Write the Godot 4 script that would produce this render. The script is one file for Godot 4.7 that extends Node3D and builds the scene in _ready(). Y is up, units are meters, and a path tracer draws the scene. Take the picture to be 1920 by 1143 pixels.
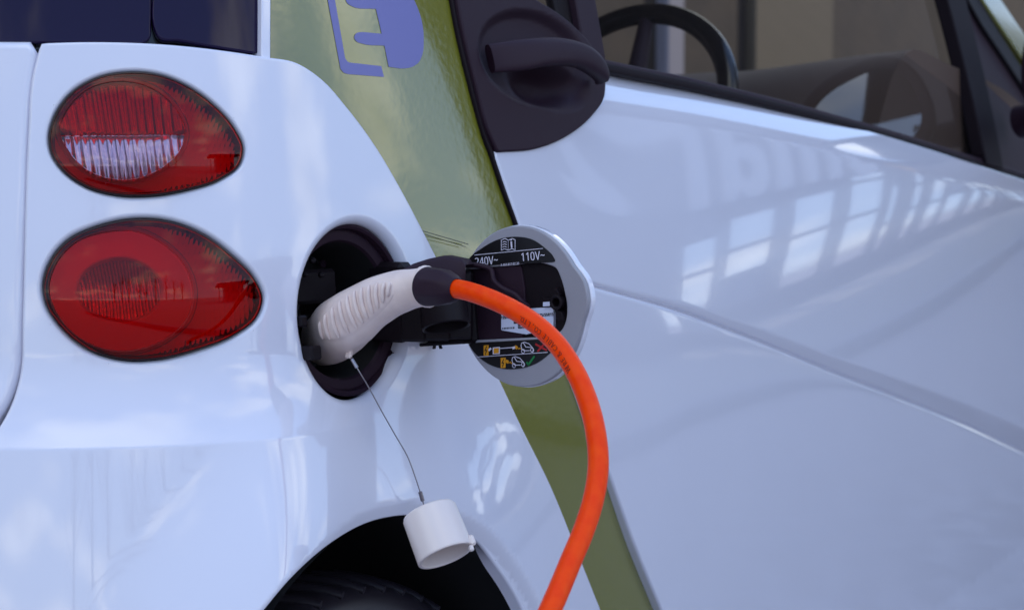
extends Node3D
# A white and green electric hatchback, seen from behind its right rear corner, plugged in with an orange cable.
# x runs forward along the car, y up, z out from its right-hand side; metres. Body outlines are (u, y) pairs in millimetres on the
# body surface: u runs along the skin's diagonal, body() gives how far out the skin stands there.

const Q := 0.70710678
var M := {}
var d0 := PackedFloat32Array()
var e0 := PackedFloat32Array()
var arch_line := PackedVector2Array()
const PHI := [Vector2(-1, 88), Vector2(-0.62, 76), Vector2(-0.51, 66), Vector2(-0.43, 52), Vector2(-0.35, 40), Vector2(-0.29, 27), Vector2(-0.24, 14), Vector2(-0.19, 5), Vector2(-0.12, 0.5), Vector2(-0.04, 0), Vector2(0.2, -1), Vector2(1.7, -4)]
const TILT := [Vector2(0.3, -4), Vector2(0.5, -2), Vector2(0.65, 0.5), Vector2(0.72, 2), Vector2(0.8, 4.5), Vector2(0.88, 7.5), Vector2(0.95, 9.5), Vector2(1.05, 12), Vector2(1.3, 16)]
const BELT := [Vector2(-0.1, 1.033), Vector2(0.119, 1.022), Vector2(0.283, 1.011), Vector2(0.496, 0.991), Vector2(0.772, 0.958), Vector2(1.199, 0.899), Vector2(1.5, 0.85)]
const CREW := [Vector2(-0.1, 0.002), Vector2(0.098, 0.003), Vector2(0.228, 0.008), Vector2(0.399, 0.015), Vector2(0.557, 0.02), Vector2(0.752, 0.028), Vector2(0.994, 0.036), Vector2(1.189, 0.043), Vector2(1.5, 0.05)]
const CREASE_LOW := [Vector2(-0.1, 0.849), Vector2(0.1, 0.790932), Vector2(0.23, 0.754387), Vector2(0.4, 0.696649), Vector2(0.56, 0.638935), Vector2(0.75, 0.572703), Vector2(1, 0.483784), Vector2(1.19, 0.411622), Vector2(1.5, 0.295)]
const ARCH := [Vector2(-0.3, 0.5), Vector2(-0.261, 0.543), Vector2(-0.238, 0.565), Vector2(-0.209, 0.585), Vector2(-0.179, 0.598), Vector2(-0.126, 0.599), Vector2(-0.086, 0.584), Vector2(-0.049, 0.559), Vector2(-0.016, 0.52), Vector2(0.016, 0.468), Vector2(0.05, 0.4)]
const DOOR_EDGE := [Vector2(0.3, 0.27), Vector2(0.405, 0.224), Vector2(0.587, 0.135), Vector2(0.855, 0.011), Vector2(0.941, -0.02), Vector2(1.1, -0.075)]
# the domed lamp lenses: centre u, y, half width, half height, dome
const DOMES := [[-.3485, .9325, .082, .056, .013], [-.3455, .811, .092, .064, .015]]

func _ready() -> void:
	camera_and_light()
	materials()
	tables()
	surroundings()
	var car := thing("electric_car", "small white and green electric car being charged at its right rear flank", "car")
	body_panels(car)
	tail_lights(car)
	glass_and_trim(car)
	cabin(car)
	charge_port(car)
	charging_flap(car)
	running_gear(car)
	charging_cable()
	plug_cap()

func camera_and_light() -> void:
	var cam := Camera3D.new(); cam.name = "camera"
	cam.position = Vector3(-1.47, 0.90, 0.99)
	cam.rotation = Vector3(deg_to_rad(-4.0), deg_to_rad(-56.0), 0)
	cam.fov = 19.083104854911788
	cam.near = 0.05; cam.far = 400.0
	var lens := CameraAttributesPhysical.new()
	lens.frustum_focal_length = 71.391; lens.frustum_focus_distance = 1.55; lens.exposure_aperture = 11.0
	lens.frustum_near = 0.05; lens.frustum_far = 400.0
	cam.attributes = lens
	add_child(cam); cam.current = true
	var e := Environment.new()
	e.background_mode = Environment.BG_SKY
	var sm := PanoramaSkyMaterial.new(); sm.panorama = sky_picture()
	var sky := Sky.new(); sky.sky_material = sm; e.sky = sky
	e.background_energy_multiplier = 1.0
	e.tonemap_mode = Environment.TONE_MAPPER_LINEAR
	e.tonemap_exposure = 1.57
	e.sdfgi_enabled = true; e.ssao_enabled = true; e.ssil_enabled = true
	var w := WorldEnvironment.new(); w.name = "environment"; w.environment = e; add_child(w)
	var sun := DirectionalLight3D.new(); sun.name = "sun"
	sun.light_energy = 0.7; sun.light_color = Color(1, .95, .88); sun.light_angular_distance = 0.5; sun.shadow_enabled = true
	sun.look_at_from_position(Vector3(7.5, 5.2, 5.0), Vector3.ZERO); add_child(sun)

func sky_picture() -> ImageTexture:
	var w := 1024; var h := 512
	var n := FastNoiseLite.new(); n.seed = 11; n.noise_type = FastNoiseLite.TYPE_SIMPLEX; n.frequency = 1.0; n.fractal_octaves = 6; n.fractal_gain = .52
	var im := Image.create(w, h, false, Image.FORMAT_RGBF)
	for j in h:
		var el := (0.5 - (j + .5) / h) * PI
		var sy := sin(el); var cy := cos(el)
		var up := maxf(sy, 0.0)
		var base := Color(.54, .72, .95).lerp(Color(.20, .37, .80), pow(up, .55))
		for i in w:
			if sy < 0.0:
				im.set_pixel(i, j, Color(.3, .3, .34)); continue
			var a := (i + .5) / w * TAU
			var k := 1.0 / (sy + .22)
			var v := n.get_noise_2d(sin(a) * cy * k * .62 + 7.0, cos(a) * cy * k * .62)
			var c := smoothstep(-.08, .5, v)
			var lit := 1.0 + .35 * n.get_noise_2d(sin(a) * cy * k * 1.6, cos(a) * cy * k * 1.6 + 30.0)
			im.set_pixel(i, j, base.lerp(Color(1.28, 1.32, 1.27) * lit, c * .9))
	return ImageTexture.create_from_image(im)

# ---------------------------------------------------------------- materials
func mat(called: String, c: Color, rough := .5, metal := 0.0) -> StandardMaterial3D:
	var m := StandardMaterial3D.new(); m.resource_name = called
	m.albedo_color = c; m.roughness = rough; m.metallic = metal
	M[called] = m
	return m

func noise_tex(sd: int, freq: float, size: int, normal: bool, strength := 1.0, oct := 3) -> NoiseTexture2D:
	var n := FastNoiseLite.new(); n.seed = sd; n.frequency = freq; n.fractal_octaves = oct; n.noise_type = FastNoiseLite.TYPE_SIMPLEX
	var t := NoiseTexture2D.new(); t.width = size; t.height = size; t.seamless = true; t.noise = n
	t.as_normal_map = normal; t.bump_strength = strength
	return t

func grain(m: StandardMaterial3D, t: Texture2D, scale: float, amount: float) -> void:
	m.normal_enabled = true; m.normal_texture = t; m.normal_scale = amount
	m.uv1_triplanar = true; m.uv1_world_triplanar = true; m.uv1_scale = Vector3.ONE * scale

func mottled(m: StandardMaterial3D, sd: int, freq: float, a: Color, b: Color, scale: float) -> void:
	var t := noise_tex(sd, freq, 256, false, 1.0, 5)
	var g := Gradient.new(); g.set_color(0, a); g.set_color(1, b); g.set_offset(0, .25); g.set_offset(1, .75)
	t.color_ramp = g
	m.albedo_color = Color.WHITE; m.albedo_texture = t
	m.uv1_triplanar = true; m.uv1_world_triplanar = true; m.uv1_scale = Vector3.ONE * scale

func materials() -> void:
	var peel := noise_tex(3, .05, 256, true, 2.0, 2)
	var fine := noise_tex(5, .12, 256, true, 4.0, 2)
	var p := mat("white_paint", Color(.885, .88, .925), .08); p.metallic_specular = .5; p.clearcoat_enabled = true; p.clearcoat = 1.0; p.clearcoat_roughness = .015
	grain(p, peel, 6.0, .02)
	p = mat("green_paint", Color(.465, .46, .14), .16); p.clearcoat_enabled = true; p.clearcoat = 1.0; p.clearcoat_roughness = .06; p.metallic_specular = 1.0
	grain(p, peel, 6.0, .10)
	p = mat("blue_print", Color(.46, .46, .69), .45)
	mat("thin_print", Color(.12, .14, .10), .5)
	p = mat("black_plastic", Color(.165, .095, .145), .55); p.metallic_specular = .34; grain(p, fine, 30.0, .25)
	p = mat("dark_plastic", Color(.085, .055, .075), .5); p.metallic_specular = .3; grain(p, fine, 30.0, .2)
	mat("black_gloss", Color(.05, .04, .06), .18)
	p = mat("rubber", Color(.10, .06, .085), .65); p.metallic_specular = .3
	p = mat("tinted_glass", Color(.10, .05, .19), .03); p.metallic_specular = .35
	p = mat("window_glass", Color(.02, .02, .02, .16), .0); p.transparency = BaseMaterial3D.TRANSPARENCY_ALPHA; p.metallic_specular = .42
	p = mat("red_lens", Color(.98, .065, .075, 0.0), .02); p.refraction_enabled = true; p.refraction_scale = .036
	p = mat("clear_lens", Color(.97, .93, .97, 0.0), .02); p.refraction_enabled = true; p.refraction_scale = .036
	mat("red_housing", Color(.80, .22, .22), .5)
	mat("dark_red_rim", Color(.13, .015, .03), .3)
	p = mat("deep_red_lens", Color(.88, .03, .05, 0.0), .02); p.refraction_enabled = true; p.refraction_scale = .036
	mat("reflector", Color(.66, .60, .66), .12, 1.0)
	mat("red_reflector", Color(.8, .06, .06), .25, .6)
	p = mat("flap_grey", Color(.60, .59, .62), .42); grain(p, fine, 20.0, .15)
	mat("label_black", Color(.055, .04, .05), .3)
	mat("label_white", Color(.80, .82, .90), .45)
	mat("ink_white", Color(.86, .84, .90), .5)
	mat("ink_yellow", Color(.86, .58, .03), .5)
	mat("ink_red", Color(.68, .10, .12), .5)
	mat("ink_green", Color(.05, .46, .22), .5)
	mat("ink_black", Color(.04, .035, .05), .6)
	p = mat("handle_white", Color(.86, .83, .86), .38)
	mottled(p, 21, .02, Color(.94, .86, .82), Color(.87, .79, .76), 5.0)
	p = mat("cap_white", Color(.90, .85, .83), .3)
	p = mat("orange_jacket", Color(.95, .15, .02), .38); p.metallic_specular = .27
	mottled(p, 23, .03, Color(1.0, .30, .0), Color(.98, .245, .0), 9.0)
	mat("cable_ink", Color(.42, .07, .02), .6)
	mat("steel", Color(.62, .60, .62), .28, 1.0)
	p = mat("tyre_rubber", Color(.15, .13, .16), .4)
	mat("liner", Color(.05, .042, .048), .8)
	mat("cabin_dark", Color(.09, .075, .085), .7)
	mat("cabin_brown", Color(.34, .26, .21), .7)
	mat("wheel_leather", Color(.06, .05, .05), .2)
	p = mat("mirror_glass", Color(.9, .9, .92), .02, 1.0)
	p = mat("asphalt", Color(.24, .24, .25), .9); mottled(p, 31, .03, Color(.49, .465, .49), Color(.55, .53, .56), .7)
	p = mat("render_wall", Color(.5, .45, .38), .85); mottled(p, 33, .02, Color(.17, .135, .10), Color(.13, .10, .075), .25)
	p = mat("upper_wall", Color(.5, .5, .5), .8); mottled(p, 35, .02, Color(.37, .31, .30), Color(.31, .26, .26), .2)
	p = mat("paving", Color(.5, .5, .5), .9); mottled(p, 37, .05, Color(.44, .43, .43), Color(.52, .51, .51), .8)
	mat("shutter", Color(.27, .24, .18), .7)
	mat("frame_dark", Color(.22, .22, .26), .6)
	mat("frame_light", Color(.45, .45, .50), .6)
	mat("sign_white", Color(.92, .92, .95), .6)
	mat("sign_yellow", Color(.90, .62, .08), .6)
	p = mat("bark", Color(.20, .15, .11), .9)

# ---------------------------------------------------------------- nodes
func thing(called: String, label: String, category: String, at := Vector3.ZERO, group := "") -> Node3D:
	var o := Node3D.new(); o.name = called; o.position = at
	o.set_meta("label", label); o.set_meta("category", category)
	if group: o.set_meta("group", group)
	add_child(o, true)
	return o

func part(called: String, g: Geo, material: String, parent: Node) -> MeshInstance3D:
	var o := MeshInstance3D.new(); o.name = called; o.mesh = g.mesh()
	o.material_override = M[material]
	parent.add_child(o, true)
	return o

class Geo:
	var v := PackedVector3Array()
	var n := PackedVector3Array()
	var ix := PackedInt32Array()
	var uv := PackedVector2Array()
	func add(p: Vector3, nn: Vector3) -> int:
		v.append(p); n.append(nn); return v.size() - 1
	func tri(a: int, b: int, c: int) -> void:
		var f := (v[b] - v[a]).cross(v[c] - v[a])
		if f.dot(n[a] + n[b] + n[c]) > 0.0:
			ix.append_array([a, c, b])
		else:
			ix.append_array([a, b, c])
	func face(pts: PackedVector3Array, nn: Vector3) -> void:
		var s := v.size()
		for p in pts: add(p, nn)
		for k in range(1, pts.size() - 1): tri(s, s + k, s + k + 1)
	# rows of points, smooth; wrap closes each row, flip turns the normals round
	func sheet(rows: Array, wrap := false, flip := false) -> void:
		var ni := rows.size(); var nj: int = rows[0].size()
		var s := v.size()
		for i in ni:
			var r: PackedVector3Array = rows[i]
			var rp: PackedVector3Array = rows[maxi(i - 1, 0)]
			var rn: PackedVector3Array = rows[mini(i + 1, ni - 1)]
			for j in nj:
				var a: Vector3 = r[(j + 1) % nj] if wrap else r[mini(j + 1, nj - 1)]
				var b: Vector3 = r[(j - 1 + nj) % nj] if wrap else r[maxi(j - 1, 0)]
				var c := (rn[j] - rp[j]).cross(a - b)
				if c.length_squared() < 1e-18:
					var j2 := (j + nj / 2) % nj
					c = (rn[j] - rp[j] if i == 0 or i == ni - 1 else Vector3.UP)
					if i == 0: c = (rows[0][j2] - rows[1][j2]).normalized() + (rows[0][j] - rows[1][j]).normalized()
					elif i == ni - 1: c = (rows[ni - 1][j2] - rows[ni - 2][j2]).normalized() + (rows[ni - 1][j] - rows[ni - 2][j]).normalized()
					if flip: c = -c
				c = c.normalized()
				add(r[j], -c if flip else c)
		for i in ni - 1:
			for j in (nj if wrap else nj - 1):
				var a := s + i * nj + j; var b := s + i * nj + (j + 1) % nj
				var c := a + nj; var d := b + nj
				quad_ix(a, b, d, c)
	func quad_ix(a: int, b: int, c: int, d: int) -> void:
		if v[a].distance_squared_to(v[b]) > 1e-16: tri_s(a, b, c)
		if v[c].distance_squared_to(v[d]) > 1e-16: tri_s(a, c, d)
	func tri_s(a: int, b: int, c: int) -> void:
		tri(a, b, c)
	# profile of (radius, height) turned about the local y axis of x
	func lathe(prof: Array, x: Transform3D, seg := 48, flip := false) -> void:
		for k in prof.size() - 1:
			pass
		var rows := []
		for p in prof:
			var r := PackedVector3Array()
			for j in seg:
				var a := TAU * j / seg
				r.append(x * Vector3(cos(a) * p.x, p.y, sin(a) * p.x))
			rows.append(r)
		sheet(rows, true, flip)
	# the same, each step of the profile with edges of its own
	func turned(prof: Array, x: Transform3D, seg := 48, flip := false) -> void:
		for k in prof.size() - 1: lathe([prof[k], prof[k].lerp(prof[k + 1], .5), prof[k + 1]], x, seg, flip)
	func tube(pts: Array, radii: Array, seg := 16, capped := true) -> void:
		var rows := []
		var up := Vector3.UP
		var t0: Vector3 = (pts[1] - pts[0]).normalized()
		if absf(t0.dot(up)) > .9: up = Vector3.RIGHT
		for i in pts.size():
			var t: Vector3 = (pts[mini(i + 1, pts.size() - 1)] - pts[maxi(i - 1, 0)]).normalized()
			up = (up - t * up.dot(t)).normalized()
			var s := t.cross(up)
			var rad: float = radii[mini(i, radii.size() - 1)]
			var r := PackedVector3Array()
			for j in seg:
				var a := TAU * j / seg
				r.append(pts[i] + (up * cos(a) + s * sin(a)) * rad)
			rows.append(r)
		# outward normals come from the cross product of along and around
		sheet(rows, true, true)
		if capped:
			face(rows[0], -t0)
			face(rows[rows.size() - 1], (pts[-1] - pts[-2]).normalized())
	func box(x: Transform3D, size: Vector3, b := 0.0) -> void:
		b = minf(b, minf(size.x, minf(size.y, size.z)) * .45)
		var h := size / 2.0
		var dirs := [Vector3.RIGHT, Vector3.UP, Vector3.BACK]
		for k in 3:
			for sgn in [-1.0, 1.0]:
				var nn: Vector3 = dirs[k] * sgn
				var p: Vector3 = dirs[(k + 1) % 3]; var q: Vector3 = dirs[(k + 2) % 3]
				var pa := p * (h.dot(p.abs()) - b); var qa := q * (h.dot(q.abs()) - b); var c := nn * h.dot(nn.abs())
				face([x * (c + pa + qa), x * (c + pa - qa), x * (c - pa - qa), x * (c - pa + qa)], (x.basis * nn).normalized())
		if b <= 0.0: return
		for k in 3:
			for s1 in [-1.0, 1.0]:
				for s2 in [-1.0, 1.0]:
					var p: Vector3 = dirs[(k + 1) % 3] * s1; var q: Vector3 = dirs[(k + 2) % 3] * s2; var l: Vector3 = dirs[k] * (h[k] - b)
					var hp := p * h.dot(p.abs()); var hq := q * h.dot(q.abs())
					face([x * (hp + hq - q * b + l), x * (hp + hq - q * b - l), x * (hp + hq - p * b - l), x * (hp + hq - p * b + l)], (x.basis * (p + q)).normalized())
		for sx in [-1.0, 1.0]:
			for sy in [-1.0, 1.0]:
				for sz in [-1.0, 1.0]:
					var c := Vector3(h.x * sx, h.y * sy, h.z * sz)
					face([x * (c - Vector3(0, sy, sz) * b), x * (c - Vector3(sx, 0, sz) * b), x * (c - Vector3(sx, sy, 0) * b)], (x.basis * Vector3(sx, sy, sz)).normalized())
	# a flat outline on the x-y plane of x from z0 up to z1, its upper edge rounded outwards by b
	func plate(poly: PackedVector2Array, x: Transform3D, z0: float, z1: float, b := 0.0, hole := PackedVector2Array()) -> void:
		var pieces := [poly]
		if hole.size():
			pieces = []
			var lo := hole[0]; var hi := hole[0]
			for p in hole: lo = lo.min(p); hi = hi.max(p)
			var mid := (lo.x + hi.x) / 2
			for r in [[-9.0, mid], [mid, 9.0]]:
				for half in Geometry2D.intersect_polygons(poly, PackedVector2Array([Vector2(r[0], -9), Vector2(r[1], -9), Vector2(r[1], 9), Vector2(r[0], 9)])):
					pieces.append_array(Geometry2D.clip_polygons(half, hole))
		var nz := x.basis.z.normalized()
		for pc in pieces:
			var t: PackedInt32Array = Geometry2D.triangulate_polygon(pc)
			for z in ([z1] if z0 == z1 else [z0, z1]):
				var s := v.size()
				for p in pc: add(x * Vector3(p.x, p.y, z), nz if z == z1 else -nz)
				for k in range(0, t.size(), 3): tri(s + t[k], s + t[k + 1], s + t[k + 2])
		if z0 == z1: return
		side(poly, x, z0, z1, b)
		if hole.size():
			var back := hole.duplicate(); back.reverse()
			if Geometry2D.is_polygon_clockwise(poly) != Geometry2D.is_polygon_clockwise(back): side(back, x, z0, z1, b)
			else: side(hole, x, z0, z1, b, -1.0)
	func side(poly: PackedVector2Array, x: Transform3D, z0: float, z1: float, b: float, sgn := 1.0) -> void:
		var m := poly.size()
		var cw := -1.0 if Geometry2D.is_polygon_clockwise(poly) else 1.0
		var prev := []
		var steps := 4 if b > 0.0 else 1
		var rows_p := []; var rows_n := []
		for j in m:
			var a := poly[(j - 1 + m) % m]; var c := poly[(j + 1) % m]
			var d := (c - a).normalized(); var o := Vector2(d.y, -d.x) * cw * sgn
			var pp := []; var nn := []
			for k in steps + 1:
				var th := (PI / 2) * k / steps if b > 0.0 else PI / 2
				var p := poly[j] + o * b * sin(th)
				pp.append(x * Vector3(p.x, p.y, z1 - b * (1 - cos(th)) if k < steps or b > 0.0 else z1)); nn.append((x.basis * Vector3(o.x * sin(th), o.y * sin(th), cos(th))).normalized())
			var e := poly[j] + o * b
			pp.append(x * Vector3(e.x, e.y, z0)); nn.append((x.basis * Vector3(o.x, o.y, 0)).normalized())
			if b <= 0.0: pp = [pp[0], pp[-1]]; nn = [nn[-1], nn[-1]]
			rows_p.append(pp); rows_n.append(nn)
		var w: int = rows_p[0].size(); var s := v.size()
		for j in m:
			for k in w: add(rows_p[j][k], rows_n[j][k])
		for j in m:
			var j2 := (j + 1) % m
			for k in w - 1:
				tri(s + j * w + k, s + j2 * w + k, s + j2 * w + k + 1); tri(s + j * w + k, s + j2 * w + k + 1, s + j * w + k + 1)
	func stroke(pts: Array, w: float, x: Transform3D, z: float) -> void:
		for k in pts.size() - 1:
			var a: Vector2 = pts[k]; var b: Vector2 = pts[k + 1]
			var d := (b - a).normalized() * w / 2; var o := Vector2(-d.y, d.x)
			a -= d * .6; b += d * .6
			plate(PackedVector2Array([a - o, b - o, b + o, a + o]), x, z - .0002, z)
	func text(s: String, size: float, x: Transform3D, font: Font, depth := .0002) -> void:
		var t := TextMesh.new(); t.font = font; t.text = s; t.font_size = 64; t.pixel_size = .01; t.depth = depth * .64 / size; x = x.scaled_local(Vector3.ONE * (size / .64)); t.curve_step = 2.0
		t.horizontal_alignment = HORIZONTAL_ALIGNMENT_CENTER
		for k in t.get_surface_count():
			var a := t.surface_get_arrays(k)
			var vv: PackedVector3Array = a[Mesh.ARRAY_VERTEX]; var nn: PackedVector3Array = a[Mesh.ARRAY_NORMAL]
			var s0 := v.size()
			for i in vv.size(): add(x * vv[i], (x.basis * nn[i]).normalized())
			var id = a[Mesh.ARRAY_INDEX]
			if id == null: id = PackedInt32Array(range(vv.size()))
			for i in range(0, id.size(), 3): tri(s0 + id[i], s0 + id[i + 1], s0 + id[i + 2])
	func mesh() -> ArrayMesh:
		var a := []; a.resize(Mesh.ARRAY_MAX)
		a[Mesh.ARRAY_VERTEX] = v; a[Mesh.ARRAY_NORMAL] = n; a[Mesh.ARRAY_INDEX] = ix
		var m := ArrayMesh.new(); m.add_surface_from_arrays(Mesh.PRIMITIVE_TRIANGLES, a)
		return m

func frame(at: Vector3, y: Vector3, hint := Vector3.UP) -> Transform3D:   # local y along y
	y = y.normalized()
	if absf(y.dot(hint)) > .95: hint = Vector3.RIGHT
	var xx := hint.cross(y).normalized()
	return Transform3D(Basis(xx, y, xx.cross(y)), at)

func v3(a: Array) -> Array:
	var o := []
	for k in range(0, a.size(), 3): o.append(Vector3(a[k], a[k + 1], a[k + 2]) * .001)
	return o

func smooth3(p: Array, steps: int) -> Array:
	var o := []
	for k in p.size() - 1:
		var a: Vector3 = p[maxi(k - 1, 0)]; var b: Vector3 = p[k]; var c: Vector3 = p[k + 1]; var d: Vector3 = p[mini(k + 2, p.size() - 1)]
		for i in steps: o.append(b.cubic_interpolate_in_time(c, a, d, float(i) / steps, b.distance_to(c), -maxf(a.distance_to(b), 1e-4), b.distance_to(c) + maxf(c.distance_to(d), 1e-4)))
	o.append(p[-1])
	return o

# a closed outline through flat [x, y, x, y ...] millimetres; a point given twice is a corner
func outline(a: Array, steps := 8) -> PackedVector2Array:
	var p := []; var corner := []
	for k in range(0, a.size(), 2):
		var q := Vector2(a[k], a[k + 1]) * .001
		if p.size() and q.is_equal_approx(p[-1]): corner[-1] = true
		else: p.append(q); corner.append(false)
	var o := PackedVector2Array()
	var m := p.size()
	for k in m:
		var b: Vector2 = p[k]; var c: Vector2 = p[(k + 1) % m]
		var pa: Vector2 = b if corner[k] else p[(k - 1 + m) % m]
		var pd: Vector2 = c if corner[(k + 1) % m] else p[(k + 2) % m]
		if corner[k]: pa = b * 2 - c
		if corner[(k + 1) % m]: pd = c * 2 - b
		var l := b.distance_to(c)
		var st := steps if not (corner[k] and corner[(k + 1) % m]) else maxi(2, int(l / .02))
		for i in st:
			o.append(b.cubic_interpolate_in_time(c, pa, pd, float(i) / st, l, -maxf(b.distance_to(pa), 1e-4), l + maxf(c.distance_to(pd), 1e-4)))
	return o

# ---------------------------------------------------------------- the body surface
func herm(c: Array, x: float) -> float:
	var n := c.size()
	x = clampf(x, c[0].x, c[n - 1].x)
	var i := 0
	while i < n - 2 and x >= c[i + 1].x: i += 1
	var h: float = c[i + 1].x - c[i].x
	var s: float = (c[i + 1].y - c[i].y) / h
	var m0 := s; var m1 := s
	if i > 0:
		var hb: float = c[i].x - c[i - 1].x
		m0 = ((c[i].y - c[i - 1].y) / hb * h + s * hb) / (h + hb)
	if i < n - 2:
		var ha: float = c[i + 2].x - c[i + 1].x
		m1 = (s * ha + (c[i + 2].y - c[i + 1].y) / ha * h) / (h + ha)
	var t: float = (x - c[i].x) / h
	return c[i].y * (1 + 2 * t) * (1 - t) * (1 - t) + h * m0 * t * (1 - t) * (1 - t) + c[i + 1].y * t * t * (3 - 2 * t) + h * m1 * t * t * (t - 1)

func tables() -> void:
	var last := 0.0; var acc := 0.0
	for k in 2701:
		var s := tan(deg_to_rad(herm(PHI, -1.0 + k * .001) - 45.0))
		if k: acc += (s + last) * .0005
		last = s; d0.append(acc)
	var z := d0[1000]
	for k in 2701: d0[k] -= z
	acc = 0.0
	for k in 601:
		var s := -tan(deg_to_rad(herm(TILT, .2 + k * .002)))
		if k: acc += (s + last) * .001
		last = s; e0.append(acc)
	z = e0[285]
	for k in 601: e0[k] -= z
	for k in 60: arch_line.append(Vector2((-.30 + .35 * k / 59.0) * 1.35, herm(ARCH, -.30 + .35 * k / 59.0)))

func look(t: PackedFloat32Array, x: float) -> float:
	x = clampf(x, 0.0, t.size() - 1.001)
	var i := int(x)
	return lerpf(t[i], t[i + 1], x - i)

# how far out the skin stands: kind 0 rear quarter, 1 door, 2 plain, 3 green frame, 10 and 11 the domed lamp lenses
func body(kind: int, u: float, y: float) -> float:
	var h := look(e0, (y - .2) / .002)
	if kind == 0 or kind >= 10:
		var t := (.763 - y) / .075
		var wr := 1.0 - smoothstep(-.26, -.15, u)
		if t > 0.0 and wr > 0.0: h += (.026 * (t * t if t < 1.0 else 1.0) + maxf(0.0, .688 - y) * .14) * wr
		if y < .74 and u > -.45:
			var r := 1.0; var near := 0; var q2 := Vector2(u * 1.35, y)
			for k in 60:
				var e := q2.distance_squared_to(arch_line[k])
				if e < r: r = e; near = k
			r = sqrt(r)
			for k in [near - 1, near]:
				if k >= 0 and k < 59: r = minf(r, q2.distance_to(Geometry2D.get_closest_point_to_segment(q2, arch_line[k], arch_line[k + 1])))
			h += .036 * (1.0 - smoothstep(-.03, .15, r))
			var q := maxf(0.0, (.019 - r) / .019)
			h -= .0115 * q * q / (q + .1)
		if kind >= 10:
			var d: Array = DOMES[kind - 10]
			var du: float = (u - d[0]) / d[2]; var dy: float = (y - d[1]) / d[3]
			h += d[4] * (1.0 - minf(du * du + dy * dy, 1.6)) * .8
	elif kind == 3: h -= .8 * minf(u - herm(DOOR_EDGE, y), .02) ** 2
	elif kind == 1:
		h += .2 * (u - .45) * .14 * tanh((y - .82) / .14) * smoothstep(.0, .25, u)
		var t := herm(BELT, u) - y
		if t < .05: h -= (9.0 - 6.5 * smoothstep(.45, .95, u)) * (.05 - maxf(t, -.01)) ** 2
		t = herm(CREASE_LOW, u) - y
		if t > -.12:
			# a facet that turns under, a fine groove at its foot, then the lower skin
			var w := herm(CREW, u); var s := .33 * w; var f := t / w + 1.0
			h -= .0042 * exp(-((t - .0018) / .0016) ** 2)
			if t >= 0.0: h -= s * (.22 * exp(-t / .012) + .78 * exp(-t / .15))
			elif f > 0.0: h -= s * (f * f / .4 if f < .2 else f - .1) / .9
	return look(d0, (u + 1.0) / .001) + h / cos(deg_to_rad(herm(PHI, u) - 45.0))

func place(kind: int, u: float, y: float, off := 0.0) -> Vector3:
	var d := body(kind, u, y)
	var p := Vector3((u - d) * Q, y, (u + d) * Q)
	return p + facing(kind, u, y) * off if off != 0.0 else p

func facing(kind: int, u: float, y: float) -> Vector3:
	var e := .0012
	var du := (body(kind, u + e, y) - body(kind, u - e, y)) / (2 * e)
	var dy := (body(kind, u, y + e) - body(kind, u, y - e)) / (2 * e)
	# d grows outwards along (-1, 0, 1)
	return Vector3(-Q - du * Q, -dy, Q - du * Q).normalized()

func steps_between(a: float, b: float, step: float, dense_at := 99.0, dense := .002, width := .02) -> PackedFloat32Array:
	var o := PackedFloat32Array(); var x := a
	while x < b:
		o.append(x)
		x += dense if absf(x - dense_at) < width else step
	o.append(b)
	return o

# a skin over the outline, less its holes, off metres outside the body surface
func skin(g: Geo, kind: int, poly: PackedVector2Array, holes: Array, us: PackedFloat32Array, ys: PackedFloat32Array, off := 0.0, flip := false, shear: Array = [], bend = null) -> void:
	var cells := {}
	var ring := [poly]; ring.append_array(holes)
	for r in ring:
		var m: int = r.size()
		for k in m:
			var a: Vector2 = r[k]; var b: Vector2 = r[(k + 1) % m]
			var n := int(a.distance_to(b) / .0015) + 1
			for i in n:
				var p := a.lerp(b, float(i) / n)
				if shear.size(): p.y -= herm(shear, p.x)
				cells[Vector2i(us.bsearch(p.x), ys.bsearch(p.y))] = true
	var cache := {}
	var nu := us.size(); var ny := ys.size()
	for i in nu - 1:
		for j in ny - 1:
			var c0 := Vector2(us[i], ys[j]); var c1 := Vector2(us[i + 1], ys[j]); var c2 := Vector2(us[i + 1], ys[j + 1]); var c3 := Vector2(us[i], ys[j + 1])
			var q := PackedVector2Array([c0, c1, c2, c3])
			if shear.size():
				for k in 4: q[k].y += herm(shear, q[k].x)
			if not cells.has(Vector2i(i + 1, j + 1)):
				var mid := (q[0] + q[2]) / 2
				if not Geometry2D.is_point_in_polygon(mid, poly) and not Geometry2D.is_point_in_polygon(mid + Vector2(7e-6, 1.3e-5), poly): continue
				var out := false
				for h in holes:
					if Geometry2D.is_point_in_polygon(mid, h) and Geometry2D.is_point_in_polygon(mid + Vector2(7e-6, 1.3e-5), h): out = true
				if out: continue
				var id := []
				for k in 4:
					var key := Vector2i(i + (1 if k == 1 or k == 2 else 0), j + (1 if k > 1 else 0))
					if not cache.has(key): cache[key] = skin_point(g, kind, q[k], off, flip, bend)
					id.append(cache[key])
				g.tri(id[0], id[1], id[2]); g.tri(id[0], id[2], id[3])
				continue
			var left: Array = Geometry2D.intersect_polygons(q, poly)
			for h in holes:
				var nxt := []
				for l in left: nxt.append_array(Geometry2D.clip_polygons(l, h))
				left = nxt
			for l in left:
				if l.size() < 3: continue
				var t: PackedInt32Array = Geometry2D.triangulate_polygon(l)
				var s := g.v.size()
				for p in l: skin_point(g, kind, p, off, flip, bend)
				for k in range(0, t.size(), 3): g.tri(s + t[k], s + t[k + 1], s + t[k + 2])

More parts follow.
